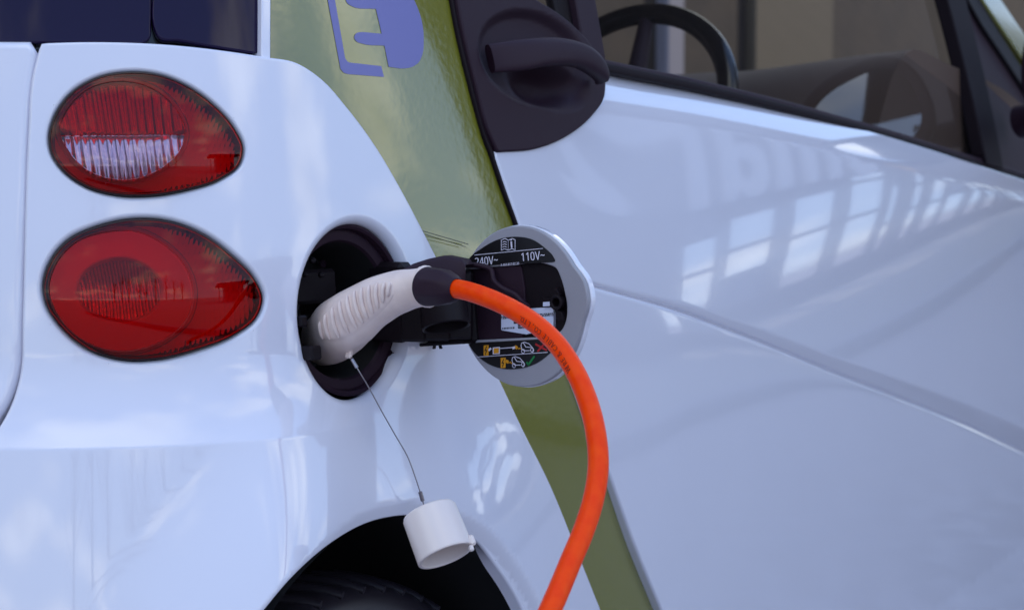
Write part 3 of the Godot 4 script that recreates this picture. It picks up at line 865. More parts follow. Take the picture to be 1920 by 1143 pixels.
# ---------------------------------------------------------------- cabin
func cabin(car: Node3D) -> void:
	var g := Geo.new()
	# far side: sill, pillars and roof edge seen through the glass
	g.box(Transform3D(Basis.IDENTITY, Vector3(.55, .62, -1.50)), Vector3(1.9, .62, .05), .02)
	g.box(Transform3D(Basis(Vector3.BACK, .30), Vector3(1.62, 1.22, -1.42)), Vector3(.06, .75, .06), .02)
	g.box(Transform3D(Basis(Vector3.BACK, -.2), Vector3(-.02, 1.2, -1.45)), Vector3(.22, .75, .05), .02)
	part("far_door", g, "cabin_dark", car)
	g = Geo.new()
	g.box(Transform3D(Basis.IDENTITY, Vector3(.7, .42, -.80)), Vector3(2.3, .04, 1.2), .01)
	part("cabin_floor", g, "cabin_dark", car)
	g = Geo.new()
	g.box(Transform3D(Basis.IDENTITY, Vector3(.5, 1.50, -.76)), Vector3(1.7, .03, 1.24), .012)
	part("roof", g, "cabin_dark", car)
	g = Geo.new()
	g.box(Transform3D(Basis.IDENTITY, Vector3(-.36, .9, -.85)), Vector3(.03, 1.1, 1.1), .01)
	part("rear_bulkhead", g, "cabin_dark", car)
	# dashboard: a rounded shelf under the windscreen
	var rows := []
	for i in 15:
		var z := lerpf(-1.42, -.115, i / 14.0)
		var row := PackedVector3Array()
		for p in rounded([Vector2(1.25, .60), Vector2(1.20, .74), Vector2(1.17, .90), Vector2(1.20, 1.01), Vector2(1.30, 1.075 + .03 * cos(z * 4.0)), Vector2(1.48, 1.09), Vector2(1.75, 1.06), Vector2(2.0, 1.0)]): row.append(Vector3(p.x, p.y, z))
		rows.append(row)
	g = Geo.new(); g.sheet(rows); g.face(rows[14], Vector3.BACK)
	part("dashboard", g, "cabin_brown", car)
	g = Geo.new()
	g.box(Transform3D(Basis.IDENTITY, Vector3(1.9, .62, -.80)), Vector3(.08, .6, 1.2), .02)
	part("front_bulkhead", g, "cabin_dark", car)
	# steering wheel
	var c := Vector3(0.888, 0.995, -0.400)
	var n := Vector3(-.90, .43, 0).normalized()
	var x := frame(c, n, Vector3.BACK)
	g = Geo.new()
	rows = []
	for i in 65:
		var a := TAU * i / 64
		var row := PackedVector3Array()
		for k in 14:
			var th := TAU * k / 14
			row.append(x * Vector3(cos(a) * (.172 + .016 * cos(th)), .015 * sin(th), sin(a) * (.172 + .016 * cos(th))))
		rows.append(row)
	g.sheet(rows, true, true)
	var wheel := part("steering_wheel", g, "wheel_leather", car)
	g = Geo.new()
	g.lathe([Vector2(0, .03), Vector2(.04, .028), Vector2(.058, .012), Vector2(.06, -.03)], x, 28, true)
	g.tube([x * Vector3(.05, -.01, 0), x * Vector3(.165, -.002, 0)], [.016, .012], 10); g.tube([x * Vector3(-.05, -.01, 0), x * Vector3(-.165, -.002, 0)], [.016, .012], 10); g.tube([x * Vector3(0, -.01, .05), x * Vector3(0, -.002, .165)], [.016, .012], 10)
	part("wheel_hub", g, "black_plastic", wheel)
	g = Geo.new(); g.tube([c, c - n * .3], [.03, .035], 14)
	part("steering_column", g, "cabin_dark", wheel)
	# windscreen pillar on the far side and the dial pod on the dash
	g = Geo.new()
	g.lathe([Vector2(.0, .05), Vector2(.03, .045), Vector2(.045, .02), Vector2(.045, -.05)], frame(Vector3(1.33, 1.0, -.62), Vector3(-.8, .5, .1)), 24, true)
	part("dial_pod", g, "black_gloss", car)
	# near door card
	g = Geo.new()
	g.box(Transform3D(Basis.IDENTITY, Vector3(.75, .72, -.15)), Vector3(1.3, .46, .03), .01)
	part("door_card", g, "cabin_dark", car)

# ---------------------------------------------------------------- charge port and flap
func charge_port(car: Node3D) -> void:
	var c := place(0, PORT.x, PORT.y); var n := facing(0, PORT.x, PORT.y)
	var x := frame(c, n)
	var g := Geo.new()
	# seal, lip and ledge
	g.turned([Vector2(.0758, -.010), Vector2(.0735, -.0085), Vector2(.0712, -.010), Vector2(.0705, -.016), Vector2(.0690, -.0155), Vector2(.0615, -.0170), Vector2(.0600, -.0200)], x, 96)
	var port := part("charge_port", g, "black_plastic", car)
	port.set_meta("label", "round black charging recess with the plug pushed in")
	g = Geo.new()
	g.turned([Vector2(.0600, -.0200), Vector2(.0585, -.045), Vector2(.056, -.075), Vector2(.0, -.078)], x, 72)
	part("recess_cup", g, "liner", port)
	g = Geo.new()
	g.turned([Vector2(.033, -.076), Vector2(.033, -.040), Vector2(.029, -.038), Vector2(.027, -.040), Vector2(.027, -.060), Vector2(.0, -.060)], x * Transform3D(Basis.IDENTITY, Vector3(-.008, 0, .01)), 40)
	part("socket", g, "dark_plastic", port)
	# moulded ledge, clips and screws
	var bx := Basis(x.basis.x, x.basis.y, x.basis.z)
	g = Geo.new(); g.box(Transform3D(bx, c + Vector3(-.02, .022, 0) - n * .055), Vector3(.07, .035, .030), .003)
	part("moulded_ledge", g, "dark_plastic", port)
	for k in [[-.0605, -.033, .012, .013, .036, .012], [-.0610, -.006, .014, .009, .012, .010], [-.063, .010, .026, .006, .006, .006], [-.030, .045, .026, .006, .006, .005], [-.040, .033, .026, .006, .006, .004], [-.018, .032, .026, .006, .006, .005]]:
		g = Geo.new(); g.box(Transform3D(bx, c + Vector3(k[0], k[1], 0) - n * k[2]), Vector3(k[3], k[4], k[5]), .0016)
		part("clip", g, "dark_plastic", port)
	for k in [[.030, .045], [.045, .020], [.040, -.038], [-.005, -.055]]:
		g = Geo.new(); g.turned([Vector2(.0, .003), Vector2(.0030, .003), Vector2(.0036, .0022), Vector2(.0038, 0)], Transform3D(x.basis, c + Vector3(k[0] * .92, k[1] * .92, 0) - n * .066), 14, true)
		part("screw", g, "black_plastic", port)

func circle2(r: float, n := 80) -> PackedVector2Array:
	var o := PackedVector2Array()
	for k in n: o.append(Vector2(cos(TAU * k / n), sin(TAU * k / n)) * r)
	return o

func charging_flap(car: Node3D) -> void:
	var fx := Transform3D(Basis(Vector3(-0.11086, 0.10453, 0.98832), Vector3(0.01165, 0.99452, -0.10388), Vector3(-0.99377, 0.00000, -0.11147)), Vector3(-0.15113, 0.78749, 0.11000))
	var sans := SystemFont.new(); sans.font_names = ["Droid Sans"]
	var bold := SystemFont.new(); bold.font_names = ["Droid Sans"]; bold.font_weight = 700
	# round, with one finger tab on the outer side
	var ring := PackedVector2Array()
	for k in 160:
		var a := TAU * k / 160
		var d := wrapf(a - .10, -PI, PI)
		var rr := .0692 + .0062 * exp(-pow(absf(d) / .27, 3.0))
		ring.append(Vector2(cos(a), sin(a)) * rr + Vector2(-.0025, .0004))
	var tray := outline([-64.7, 38.5, -64.7, 38.5, -12.7, 38.5, 34.7, 35.9, 43.2, 32, 48.1, 22.5, 51.1, 10.8, 52.6, -3.1, 50.3, -14.4, 43.4, -24.2, 35.3, -27.5, 22.5, -29.2, 22.5, -29.2, -75.8, -27.9, -75.8, -27.9])
	var g := Geo.new()
	g.plate(ring, fx, -.004, 0.0, .0016, tray)
	var flap := part("charging_flap", g, "flap_grey", car)
	flap.set_meta("label", "open round flap with black warning labels on its grey inner side")
	# outer painted skin
	g = Geo.new()
	g.plate(grown(ring, .0008), fx, -.0105, -.0048, .0016)
	part("outer_skin", g, "white_paint", flap)
	g = Geo.new()
	g.plate(grown(tray, .0005), fx, -.0074, -.0045)
	part("flap_tray", g, "dark_plastic", flap)
	# raised pieces in the tray
	g = Geo.new()
	g.plate(outline([-62.3, 36.8, -62.3, 36.8, 0.6, 35.1, 0.6, 35.1, 2.3, 16.3, 2.3, 16.3, 0.6, -11.8, 0.6, -11.8, -4, -26.5, -4, -26.5, -73, -26.1, -73, -26.1], 4), fx, -.0045, -.0025, .001)
	part("tray_boss", g, "black_plastic", flap)
	g = Geo.new()
	var lc := Vector2(0.04363, 0.00158)
	g.turned([Vector2(.0050, -.004), Vector2(.0068, .004), Vector2(.0052, .0045), Vector2(.0040, .004), Vector2(.0036, -.004)], fx * Transform3D(Basis(Vector3.RIGHT, PI / 2), Vector3(lc.x, lc.y, .001)), 24)
	g.plate(outline([36.8, 10.3, 36.8, 10.3, 43, 13.1, 43, 13.1, 46.1, 7.9, 46.1, 7.9, 42.1, 4.4, 42.1, 4.4], 3), fx, -.0045, .003, .0006)
	g.plate(outline([40.1, -3.7, 40.1, -3.7, 46.8, -7.8, 46.8, -7.8, 48.5, -14.3, 48.5, -14.3, 42.7, -13.1, 42.7, -13.1], 3), fx, -.0045, .003, .0006)
	g.plate(outline([26.7, 5.4, 26.7, 5.4, 37.3, 3.8, 37.3, 3.8, 36.8, -1.7, 36.8, -1.7, 26.1, -0.6, 26.1, -0.6], 3), fx, -.0045, .001, .0006)
	part("flap_latch", g, "dark_plastic", flap)
	# black label plates
	g = Geo.new()
	g.plate(outline([-62, 39.7, -62, 39.7, -56.1, 46.5, -40.5, 54.3, -19.7, 60.7, 0.9, 61.4, 20, 57, 32.4, 49, 41.1, 40.5, 42.5, 37.1, 39.5, 36.4, 39.5, 36.4, -12.7, 38.5, -12.7, 38.5]), fx, .0001, .0006, .0002)
	var labels := part("label_plate", g, "label_black", flap)
	g = Geo.new()
	g.plate(outline([-64.4, -30.4, -64.4, -30.4, -61.6, -29.1, -61.6, -29.1, -13.6, -29.4, 29.1, -29.1, 42.3, -28.3, 42.3, -28.3, 38.1, -34.6, 27.8, -42.4, 11.9, -50.2, -10, -54, -28.5, -52.9, -46.8, -46.5, -58.7, -37.4]), fx, .0001, .0006, .0002)
	part("label_plate", g, "label_black", flap)
	# lettering and line drawings
	var at := func(px: Array, s := 1.0) -> Transform3D: return fx * Transform3D(Basis.IDENTITY.scaled(Vector3.ONE), Vector3(px[0] * .001, px[1] * .001, .0008))
	g = Geo.new()
	g.text("240V~", .0100, at.call([-35.4, 43]), sans)
	g.text("110V~", .0100, at.call([18.5, 43.1]), sans)
	g.text("A 451 817 02 20", .0030, at.call([-8.3, 38.1]), sans)
	g.stroke(pairs([-48.8, 49.3, 30.6, 48.9]), .0005, fx, .0009)
	g.stroke(pairs([-55.9, -41.8, 26.7, -41]), .0005, fx, .0009)
	# open book with an i
	for s in [[-16, 59.9, -16.9, 51, -13.1, 52.2, -8.9, 50.4, -8, 59.3, -11.5, 61, -16, 59.9], [-8, 59.3, -8.9, 50.4, -4.5, 51.5, -0.9, 50.2, 0, 59.1, -3.5, 60.3, -8, 59.3], [-14.6, 57.9, -12.4, 58.5, -10, 57.6], [-14.9, 55.8, -12.6, 56.4, -10.2, 55.5], [-15.1, 53.7, -12.9, 54.3, -10.5, 53.4]]:
		g.stroke(pairs(s), .00055, fx, .0009)
	g.text("i", .0105, at.call([-4.6, 55.7]), bold)
	# two cars in outline
	for sh in [[0.0], [1.0]]:
		for s in [[-3, -34.1, -2.1, -31.8, 1.1, -31, 6.4, -32.7, 10.3, -36.6, 10.6, -39.4, 8.7, -39.8], [-3, -34.1, -2.1, -37.4, 0.3, -38.5, 6.4, -38.7], [0.3, -31.9, 2.4, -35.3, 8.5, -36]]:
			var pp := pairs(s)
			if sh[0] != 0.0:
				for k in pp.size(): pp[k] += Vector2(-0.01172, -0.01218)
			g.stroke(pp, .0006, fx, .0009)
	for w in [[-1, -38.9], [9.5, -38.4], [-12.8, -51.1], [-2.2, -50.6]]:
		var ringlet := []
		for k in 17: ringlet.append(Vector2(w[0], w[1]) * .001 + Vector2(cos(TAU * k / 16), sin(TAU * k / 16)) * .0018)
		g.stroke(ringlet, .0006, fx, .0010)
	g.stroke(pairs([-28.6, -35.3, -11.7, -35.1]), .0007, fx, .0009)
	g.stroke(pairs([-40.7, -36.2, -38.6, -34.9]), .0020, fx, .0009); g.stroke(pairs([-12.4, -35.6, -10.5, -35.2]), .0022, fx, .0009)
	g.plate(outline([-36, -34.1, -36, -34.1, -27.8, -33.9, -27.8, -33.9, -28.4, -40.1, -28.4, -40.1, -36.6, -40.2, -36.6, -40.2], 2), fx, .0006, .0009)
	part("white_lettering", g, "ink_white", labels)
	g = Geo.new()
	g.plate(outline([-46.5, -31.7, -46.5, -31.7, -40.8, -31.7, -40.8, -31.7, -41.8, -41, -41.8, -41, -47.5, -41, -47.5, -41], 2), fx, .0006, .0009); g.plate(outline([-27.6, -43.7, -27.6, -43.7, -21.9, -43.7, -21.9, -43.7, -22.9, -52.6, -22.9, -52.6, -28.5, -52.7, -28.5, -52.7], 2), fx, .0006, .0009)
	g.plate(outline([-34.8, -34.8, -34.8, -34.8, -28.8, -34.8, -28.8, -34.8, -29.3, -39.3, -29.3, -39.3, -35.3, -39.6, -35.3, -39.6], 2), fx, .0009, .0011)
	for s in [[-8.6, -35.3, -6.8, -35.8, -5.7, -36.8, -4.4, -35.9, -3.2, -36.9], [-20.5, -47.5, -18.1, -48.5, -16.7, -47.7, -15.7, -49.1, -14.3, -48.2]]: g.stroke(pairs(s), .0007, fx, .0009)
	g.stroke(pairs([-9.2, -34.8, -8, -35.5]), .0028, fx, .0009); g.stroke(pairs([-21, -47, -19.8, -47.5]), .0028, fx, .0009)
	part("yellow_icons", g, "ink_yellow", labels)
	g = Geo.new()
	for s in [[-42.8, -32.8, -45.5, -36.5, -43.2, -36.1, -45.2, -39.9], [-24, -45, -26.5, -48.2, -24.3, -48.1, -26.2, -51.6]]: g.stroke(pairs(s), .0007, fx, .0012)
	part("black_icons", g, "ink_black", labels)
	g = Geo.new()
	g.stroke(pairs([14.2, -33.5, 25.7, -39.1]), .0018, fx, .0010); g.stroke(pairs([16, -39.6, 25.8, -32.1]), .0018, fx, .0011)
	part("red_cross", g, "ink_red", labels)
	g = Geo.new(); g.stroke(pairs([2.3, -48.9, 3.9, -51, 11.3, -44.1]), .0018, fx, .0010)
	part("green_tick", g, "ink_green", labels)
	# tyre pressure sticker
	g = Geo.new(); g.plate(outline([-24.1, -1.9, -24.1, -1.9, 35.5, -2.5, 35.5, -2.5, 33.7, -19.6, 33.7, -19.6, -25, -19.4, -25.9, -18.6, -25.9, -18.6], 2), fx, -.0044, -.0010, .0002)
	g.plate(outline([26.4, 2.6, 26.4, 2.6, 34.2, 2.6, 34.2, 2.6, 33.8, -1.1, 33.8, -1.1, 26, -1.1, 26, -1.1], 2), fx, .0011, .0014)
	var st := part("tyre_pressure_sticker", g, "label_white", flap)
	var on := func(px: Array) -> Transform3D: return fx * Transform3D(Basis.IDENTITY, Vector3(px[0] * .001, px[1] * .001, -.0007))
	g = Geo.new()
	g.text("155/60R15", .0036, on.call([-16.3, -8.2]), bold); g.text("175/55R15", .0036, on.call([26.5, -8.5]), bold)
	g.text("Warme Reifen", .0027, on.call([3.2, -15.9]), bold); g.text("Warm tires up", .0027, on.call([3, -18]), bold); g.text("A 451 817 51 20", .0020, on.call([-17.3, -17.9]), bold)
	g.plate(outline([-9.9, -6.5, -9.9, -6.5, 18.2, -6.7, 18.2, -6.7, 17.8, -10.8, 17.8, -10.8, -10.4, -10.7, -10.4, -10.7], 2), fx, -.0010, -.0008)
	g.plate(outline([-10.5, -11.4, -10.5, -11.4, 18.9, -11.6, 18.9, -11.6, 18.6, -14.6, 18.6, -14.6, -10.8, -14.4, -10.8, -14.4], 2), fx, -.0010, -.0008)
	part("black_lettering", g, "ink_black", st)
	g = Geo.new()
	for s in [[-4.4, -12.2, -4.4, -12.2, -1.9, -12.2, -1.9, -12.2, -2.1, -14.2, -2.1, -14.2, -4.6, -14.2, -4.6, -14.2], [0.6, -12.2, 0.6, -12.2, 3, -12.2, 3, -12.2, 2.8, -14.2, 2.8, -14.2, 0.4, -14.2, 0.4, -14.2], [6.7, -12.3, 6.7, -12.3, 10.3, -12.4, 10.3, -12.4, 10.1, -14.4, 10.1, -14.4, 6.5, -14.3, 6.5, -14.3]]: g.plate(outline(s, 2), fx, -.0008, -.0006)
	part("sticker_boxes", g, "label_white", st).name = "sticker_box"
	# hinge arm from the recess to the flap
	g = Geo.new()
	var p := port_frame()
	g.box(fx * Transform3D(Basis.IDENTITY, Vector3(-.092, .004, -.004)), Vector3(.075, .066, .014), .003)
	g.box(Transform3D(Basis.IDENTITY, p.origin + Vector3(.060, .004, -.010)), Vector3(.020, .070, .040), .004)
	g.box(fx * Transform3D(Basis.IDENTITY, Vector3(-.092, -.0275, .006)), Vector3(.072, .003, .020), .001)
	for k in 4: g.box(fx * Transform3D(Basis(Vector3.BACK, .5 + k * .7), Vector3(-.098, -.020, .006)), Vector3(.026, .0012, .004), .0004)
	# curved neck that comes out of the recess and carries the flap
	var neck := [Vector2(-.194, -.020), Vector2(-.190, .010), Vector2(-.184, .030), Vector2(-.172, .047), Vector2(-.158, .060)]
	for k in 4:
		var na := Vector3(neck[k].x, 0, neck[k].y); var nb := Vector3(neck[k + 1].x, 0, neck[k + 1].y)
		var nd := (nb - na).normalized()
		g.box(Transform3D(Basis(nd, Vector3.UP, nd.cross(Vector3.UP)), (na + nb) / 2 + Vector3(0, p.origin.y - .002 + k * .0012, 0)), Vector3(na.distance_to(nb) + .004, .060 + k * .0003, .010 + k * .0004), .0025)
	part("hinge_arm", g, "dark_plastic", flap)
	g = Geo.new()
	var hood := []
	var h0 := v3([-219.1, 820.4, 30, -208, 825.6, 35, -192.9, 829.4, 40, -176.8, 831.8, 45, -170.3, 828.6, 60, -171.6, 824.1, 65])
	for i in h0.size(): hood.append(h0[i])
	var rows := []
	for i in hood.size():
		var a: Vector3 = hood[i]
		var row := PackedVector3Array([a + Vector3(.03, -.004, -.01), a + Vector3(.012, 0, 0), a, a + Vector3(-.003, -.003, .002), a + Vector3(-.006, -.018, .004), a + Vector3(-.004, -.03, .002)])
		rows.append(row)
	g.sheet(rows, false, false)
	part("hinge_hood", g, "black_plastic", flap)
	# dust cap for the socket, hanging open on its cord
	g = Geo.new()
	var dc: Vector3 = v3([-204.2, 781.9, 66])[0]
	g.turned([Vector2(.0, .016), Vector2(.019, .016), Vector2(.0210, .013), Vector2(.0215, -.011), Vector2(.0202, -.0118), Vector2(.0190, -.0105), Vector2(.0182, .008), Vector2(0, .009)], frame(dc, Vector3(.18, .90, -.30)), 40, true)
	part("dust_cap", g, "dark_plastic", flap)
	g = Geo.new()
	var cord := []
	var cp := pairs([-65.9, 40, -53.5, 41, -40.8, 39.6, -28.7, 34.9, -21.7, 24, -11.8, 17.2, -1.9, 10.9, 5.9, 3.9, 15.2, -0.4])
	for i in cp.size(): cord.append(fx * Vector3(cp[i].x, cp[i].y, .006 + .003 * sin(i * 1.7)))
	g.tube(smooth3(cord, 6), [.0024], 10)
	part("retaining_cord", g, "black_plastic", flap)

func port_frame() -> Transform3D:
	return Transform3D(Basis.IDENTITY, place(0, PORT.x, PORT.y))

func pairs(a: Array) -> Array:
	var o := []
	for k in range(0, a.size(), 2): o.append(Vector2(a[k], a[k + 1]) * .001)
	return o

# ---------------------------------------------------------------- wheel and arch
func running_gear(car: Node3D) -> void:
	var rows := []
	for k in 60:
		if k % 2: continue
		var p := Vector2(arch_line[k].x / 1.35, arch_line[k].y)
		var a := place(0, p.x, p.y) - facing(0, p.x, p.y) * .012
		rows.append(PackedVector3Array([a, a + Vector3(0, .012, -.03), Vector3(a.x, a.y + .02, a.z - .12), Vector3(a.x, a.y + .02, a.z - .42), Vector3(a.x, .2, a.z - .45)]))
	var g := Geo.new(); g.sheet(rows, false, true)
	part("arch_liner", g, "liner", car)
	var hub := Vector3(-.195, .262, -.125)
	var x := frame(hub, Vector3.BACK)
	g = Geo.new()
	g.lathe([Vector2(.19, .073), Vector2(.21, .081), Vector2(.235, .082), Vector2(.250, .077), Vector2(.259, .066), Vector2(.2615, .05), Vector2(.2625, 0), Vector2(.2615, -.05), Vector2(.255, -.07), Vector2(.235, -.081), Vector2(.19, -.073)], x, 96, true)
	var tyre := part("tyre", g, "tyre_rubber", car)
	tyre.name = "wheel"
	# tread blocks round the shoulder
	var n := 52
	for s in n:
		var a := TAU * s / n
		if sin(a) > -.2: continue       # only the upper half can be seen
		g = Geo.new()
		var pts := []
		for i in 6:
			var f := i / 5.0
			var b := a + .10 * f
			var r := .2635 - .006 * f * f * f
			pts.append(x * Vector3(cos(b) * r, lerpf(.004, .072, f), sin(b) * r))
		g.tube(pts, [.0052, .0058, .0060, .0058, .0052, .004], 8)
		part("tread_block", g, "tyre_rubber", tyre)
	g = Geo.new()
	g.turned([Vector2(.0, .05), Vector2(.06, .06), Vector2(.17, .055), Vector2(.187, .073), Vector2(.191, .068)], x, 64, true)
	part("rim", g, "steel", tyre)

# ---------------------------------------------------------------- plug, cable, cap
func charging_cable() -> void:
	var cable := thing("charging_cable", "orange charging cable with a white plug handle pushed into the car", "charging cable", Vector3.ZERO)
	# handle: a bent grip, thick at the nose and slimmer towards the cable
	var path := smooth3(v3([-229.1, 755.7, -50, -241.3, 761.8, -30, -256.2, 771.4, -8, -269.7, 781.2, 16, -270.7, 794.9, 40, -268.7, 804.7, 64, -266.6, 808.7, 82, -265.2, 810.3, 92]), 8)
	var rad := [.0222, .0246, .0260, .0244, .0210, .0184, .0162, .0160]
	var rows := []
	var side := Vector3(-.83, .10, .55).normalized()
	var n := path.size()
	for i in n:
		var f := float(i) / (n - 1) * 7.0
		var k := mini(int(f), 6)
		var r: float = lerpf(rad[k], rad[k + 1], smoothstep(0, 1, f - k) * .5 + (f - k) * .5)
		var t: Vector3 = (path[mini(i + 1, n - 1)] - path[maxi(i - 1, 0)]).normalized()
		var s := (side - t * side.dot(t)).normalized(); var w := t.cross(s)
		var row := PackedVector3Array()
		for j in 40:
			var a := TAU * j / 40
			var ca := cos(a); var sa := sin(a)
			row.append(path[i] + s * r * .92 * signf(ca) * pow(absf(ca), .85) + w * r * signf(sa) * pow(absf(sa), .92))
		rows.append(row)
	var g := Geo.new(); g.sheet(rows, true, true)
	g.face(rows[0], (path[0] - path[1]).normalized())
	# rolled collar at the cable end
	var tn: Vector3 = (path[n - 1] - path[n - 3]).normalized()
	var cx := frame(path[n - 1], tn, side)
	g.lathe([Vector2(.0158, -.004), Vector2(.0172, -.003), Vector2(.0178, .0005), Vector2(.0172, .003), Vector2(.0160, .0034), Vector2(.0, .0034)], cx, 40)
	var handle := part("plug_handle", g, "handle_white", cable)
	# latch nose and lanyard lug under the grip
	g = Geo.new()
	var lug: Vector3 = v3([-266.9, 749.6, 10])[0]
	g.box(frame(lug, Vector3(.2, 1, 0)), Vector3(.006, .007, .004), .001)
	part("lanyard_lug", g, "handle_white", handle)
	# leaf-shaped grip pad with raised ribs, laid on the side that faces out
	var pad := func(i: float, v: float, lift: float) -> Vector3:
		var a := clampi(int(i), 0, n - 2); var fr := i - a
		var res := []
		for k in 2:
			var row: PackedVector3Array = rows[a + k]
			var j := fposmod(v, 40.0); var j0 := int(j) % 40; var j1 := (j0 + 1) % 40
			var p: Vector3 = row[j0].lerp(row[j1], j - int(j))
			res.append(p + (p - path[a + k]).normalized() * lift)
		return res[0].lerp(res[1], fr)
	var i0 := 19.0; var i1 := 43.0
	var prow := []
	for i in 25:
		var f := i / 24.0
		var hw := 5.2 * pow(sin(PI * clampf(.03 + .94 * f, 0, 1)), .55)
		var row := PackedVector3Array()
		for j in 13:
			var q := j / 12.0
			var lift := .0010 * (1.0 - pow(absf(q * 2 - 1), 8.0)) * (1.0 if i > 0 and i < 24 else 0.0) - .0001
			row.append(pad.call(lerpf(i0, i1, f), -.9 + (q * 2 - 1) * hw, lift))
		prow.append(row)
	g = Geo.new(); g.sheet(prow, false, true)
	part("grip_pad", g, "handle_white", handle)
	for k in 11:
		var f := .07 + .86 * k / 10.0
		var hw := 3.8 * pow(sin(PI * clampf(.03 + .94 * f, 0, 1)), .75)
		var rp := []
		for j in 9:
			var q := j / 8.0 * 2 - 1
			rp.append(pad.call(lerpf(i0, i1, f) - q * .9, -.9 + q * hw, .0017))
		g = Geo.new(); g.tube(rp, [.0009, .0017, .0021, .0021, .0021, .0021, .0021, .0017, .0009], 8)
		part("grip_rib", g, "handle_white", handle)
	# boot
	var line := v3([-277.2, 811.3, 102, -279.7, 811.2, 110.9, -282.1, 811.4, 123.5, -283.9, 811.1, 133.3, -284.3, 811, 136.3])
	g = Geo.new()
	var brows := []
	var br := [.0163, .0164, .0150, .0112, .0082]
	for i in 5:
		var t: Vector3 = (line[mini(i + 1, 4)] - line[maxi(i - 1, 0)]).normalized()
		var s := (Vector3.UP - t * t.y).normalized(); var w := t.cross(s)
		var row := PackedVector3Array()
		for j in 48:
			var a := TAU * j / 48
			var facet := cos(PI / 8) / cos(fposmod(a + PI / 8, PI / 4) - PI / 8)
			var r: float = br[i] * lerpf(1.0, facet, [0.0, .8, .8, .3, .0][i])
			row.append(line[i] + (s * cos(a) + w * sin(a)) * r)
		brows.append(row)
	g.sheet(brows, true, true)
	part("boot", g, "black_plastic", cable)
	# the cable itself
	var cp := v3([-282.7, 811.2, 129.8, -285.1, 810.1, 144.2, -286.3, 806.9, 160.8, -286.5, 798.9, 186.6, -287.1, 787.4, 212.3, -290.4, 773.7, 234.2, -297, 754.7, 255.5, -307.8, 734.5, 274.2, -324.1, 711.4, 292.3, -341.4, 690.7, 305.2, -363.1, 671.2, 314.9, -387.7, 652.6, 322, -413.5, 634.8, 327.1, -438.3, 617.6, 332, -460.9, 602.5, 336.2, -486.5, 577.4, 337.3])
	var cl := smooth3(cp, 8)
	g = Geo.new(); g.tube(cl, [.0078], 32)
	part("cable_jacket", g, "orange_jacket", cable)
	# print along the cable, one letter after another
	g = Geo.new()
	var sans := SystemFont.new(); sans.font_names = ["Droid Sans"]
	var words := "WIRE & CABLE CO.,LTD."
	var L := [0.0]
	for k in range(1, cl.size()): L.append(L[-1] + cl[k].distance_to(cl[k - 1]))
	var pos := .079
	for k in words.length():
		var ch := words[words.length() - 1 - k]
		var m := 0
		while m < L.size() - 2 and L[m + 1] < pos: m += 1
		var p: Vector3 = cl[m].lerp(cl[m + 1], (pos - L[m]) / (L[m + 1] - L[m]))
		var t: Vector3 = (cl[m + 1] - cl[m]).normalized()
		var eye := (Vector3(-1.47, .9, .99) - p).normalized()
		var across := t.cross(Vector3(-.80, .02, .58)).normalized()
		var nn := (across.cross(t)).normalized().rotated(t, .38 + 1.1 * clampf((pos - .12) / .16, 0, 1))
		# reads towards the plug, its feet on the outer side of the bend
		var xx := -t; var yy := nn.cross(xx).normalized()
		if ch != " ": g.text(ch, .0056, Transform3D(Basis(xx, yy, nn), p + nn * .00785), sans)
		pos += .0024 if ch == " " or ch == "." or ch == "," or ch == "I" else .0038
	part("cable_print", g, "cable_ink", cable)

func plug_cap() -> void:
	var cap := thing("plug_cap", "white plastic plug cap dangling on a thin steel wire before the wheel arch", "plug cap", Vector3.ZERO)
	var a: Vector3 = v3([-308.2, 632.7, 124.9])[0]; var b: Vector3 = v3([-315.2, 599.5, 147.5])[0]
	var x := frame(a, a - b)
	var l := a.distance_to(b)
	var g := Geo.new()
	var r := .0226
	g.lathe([Vector2(0, .0), Vector2(r - .004, .0), Vector2(r - .0012, -.0008), Vector2(r, -.003), Vector2(r + .0004, -l * .5), Vector2(r + .0008, -l + .001)], x, 64, true)
	g.turned([Vector2(r + .0008, -l + .001), Vector2(r + .0003, -l), Vector2(r - .0018, -l), Vector2(r - .0022, -l + .0008)], x, 64, true)
	g.lathe([Vector2(r - .0022, -l + .0008), Vector2(r - .0026, -l * .5), Vector2(r - .003, -.004), Vector2(0, -.003)], x, 64, true)
	var shell := part("cap_shell", g, "cap_white", cap)
	# the little latch tooth on the rim
	g = Geo.new()
	var tooth: Vector3 = v3([-303.9, 612, 164.5])[0]
	g.box(frame(tooth, a - b), Vector3(.005, .009, .006), .0015)
	g.box(frame(tooth + (b - a).normalized() * .004 + Vector3(-.003, -.002, .0), a - b), Vector3(.004, .005, .004), .001)
	part("latch_tooth", g, "cap_white", shell)
	var w := smooth3(v3([-266.2, 749.5, 10, -270.7, 741.3, 20, -262.2, 722.7, 27, -251.1, 701.7, 32, -237, 679.2, 36, -223.4, 657.3, 40, -217.5, 640.4, 43, -212.3, 622.5, 46, -209.8, 613.8, 47]), 8)
	g = Geo.new(); g.tube(w, [.00055], 8)
	part("steel_wire", g, "steel", cap)
	for k in [1, 7]:
		var p: Vector3 = w[k * 8 if k == 7 else 7]; var t: Vector3 = (w[k * 8 + 3] - p).normalized()
		g = Geo.new(); g.turned([Vector2(.0008, -.0045), Vector2(.0018, -.0042), Vector2(.0019, .0042), Vector2(.0008, .0045)], frame(p, t), 16)
		part("ferrule", g, "steel", cap)

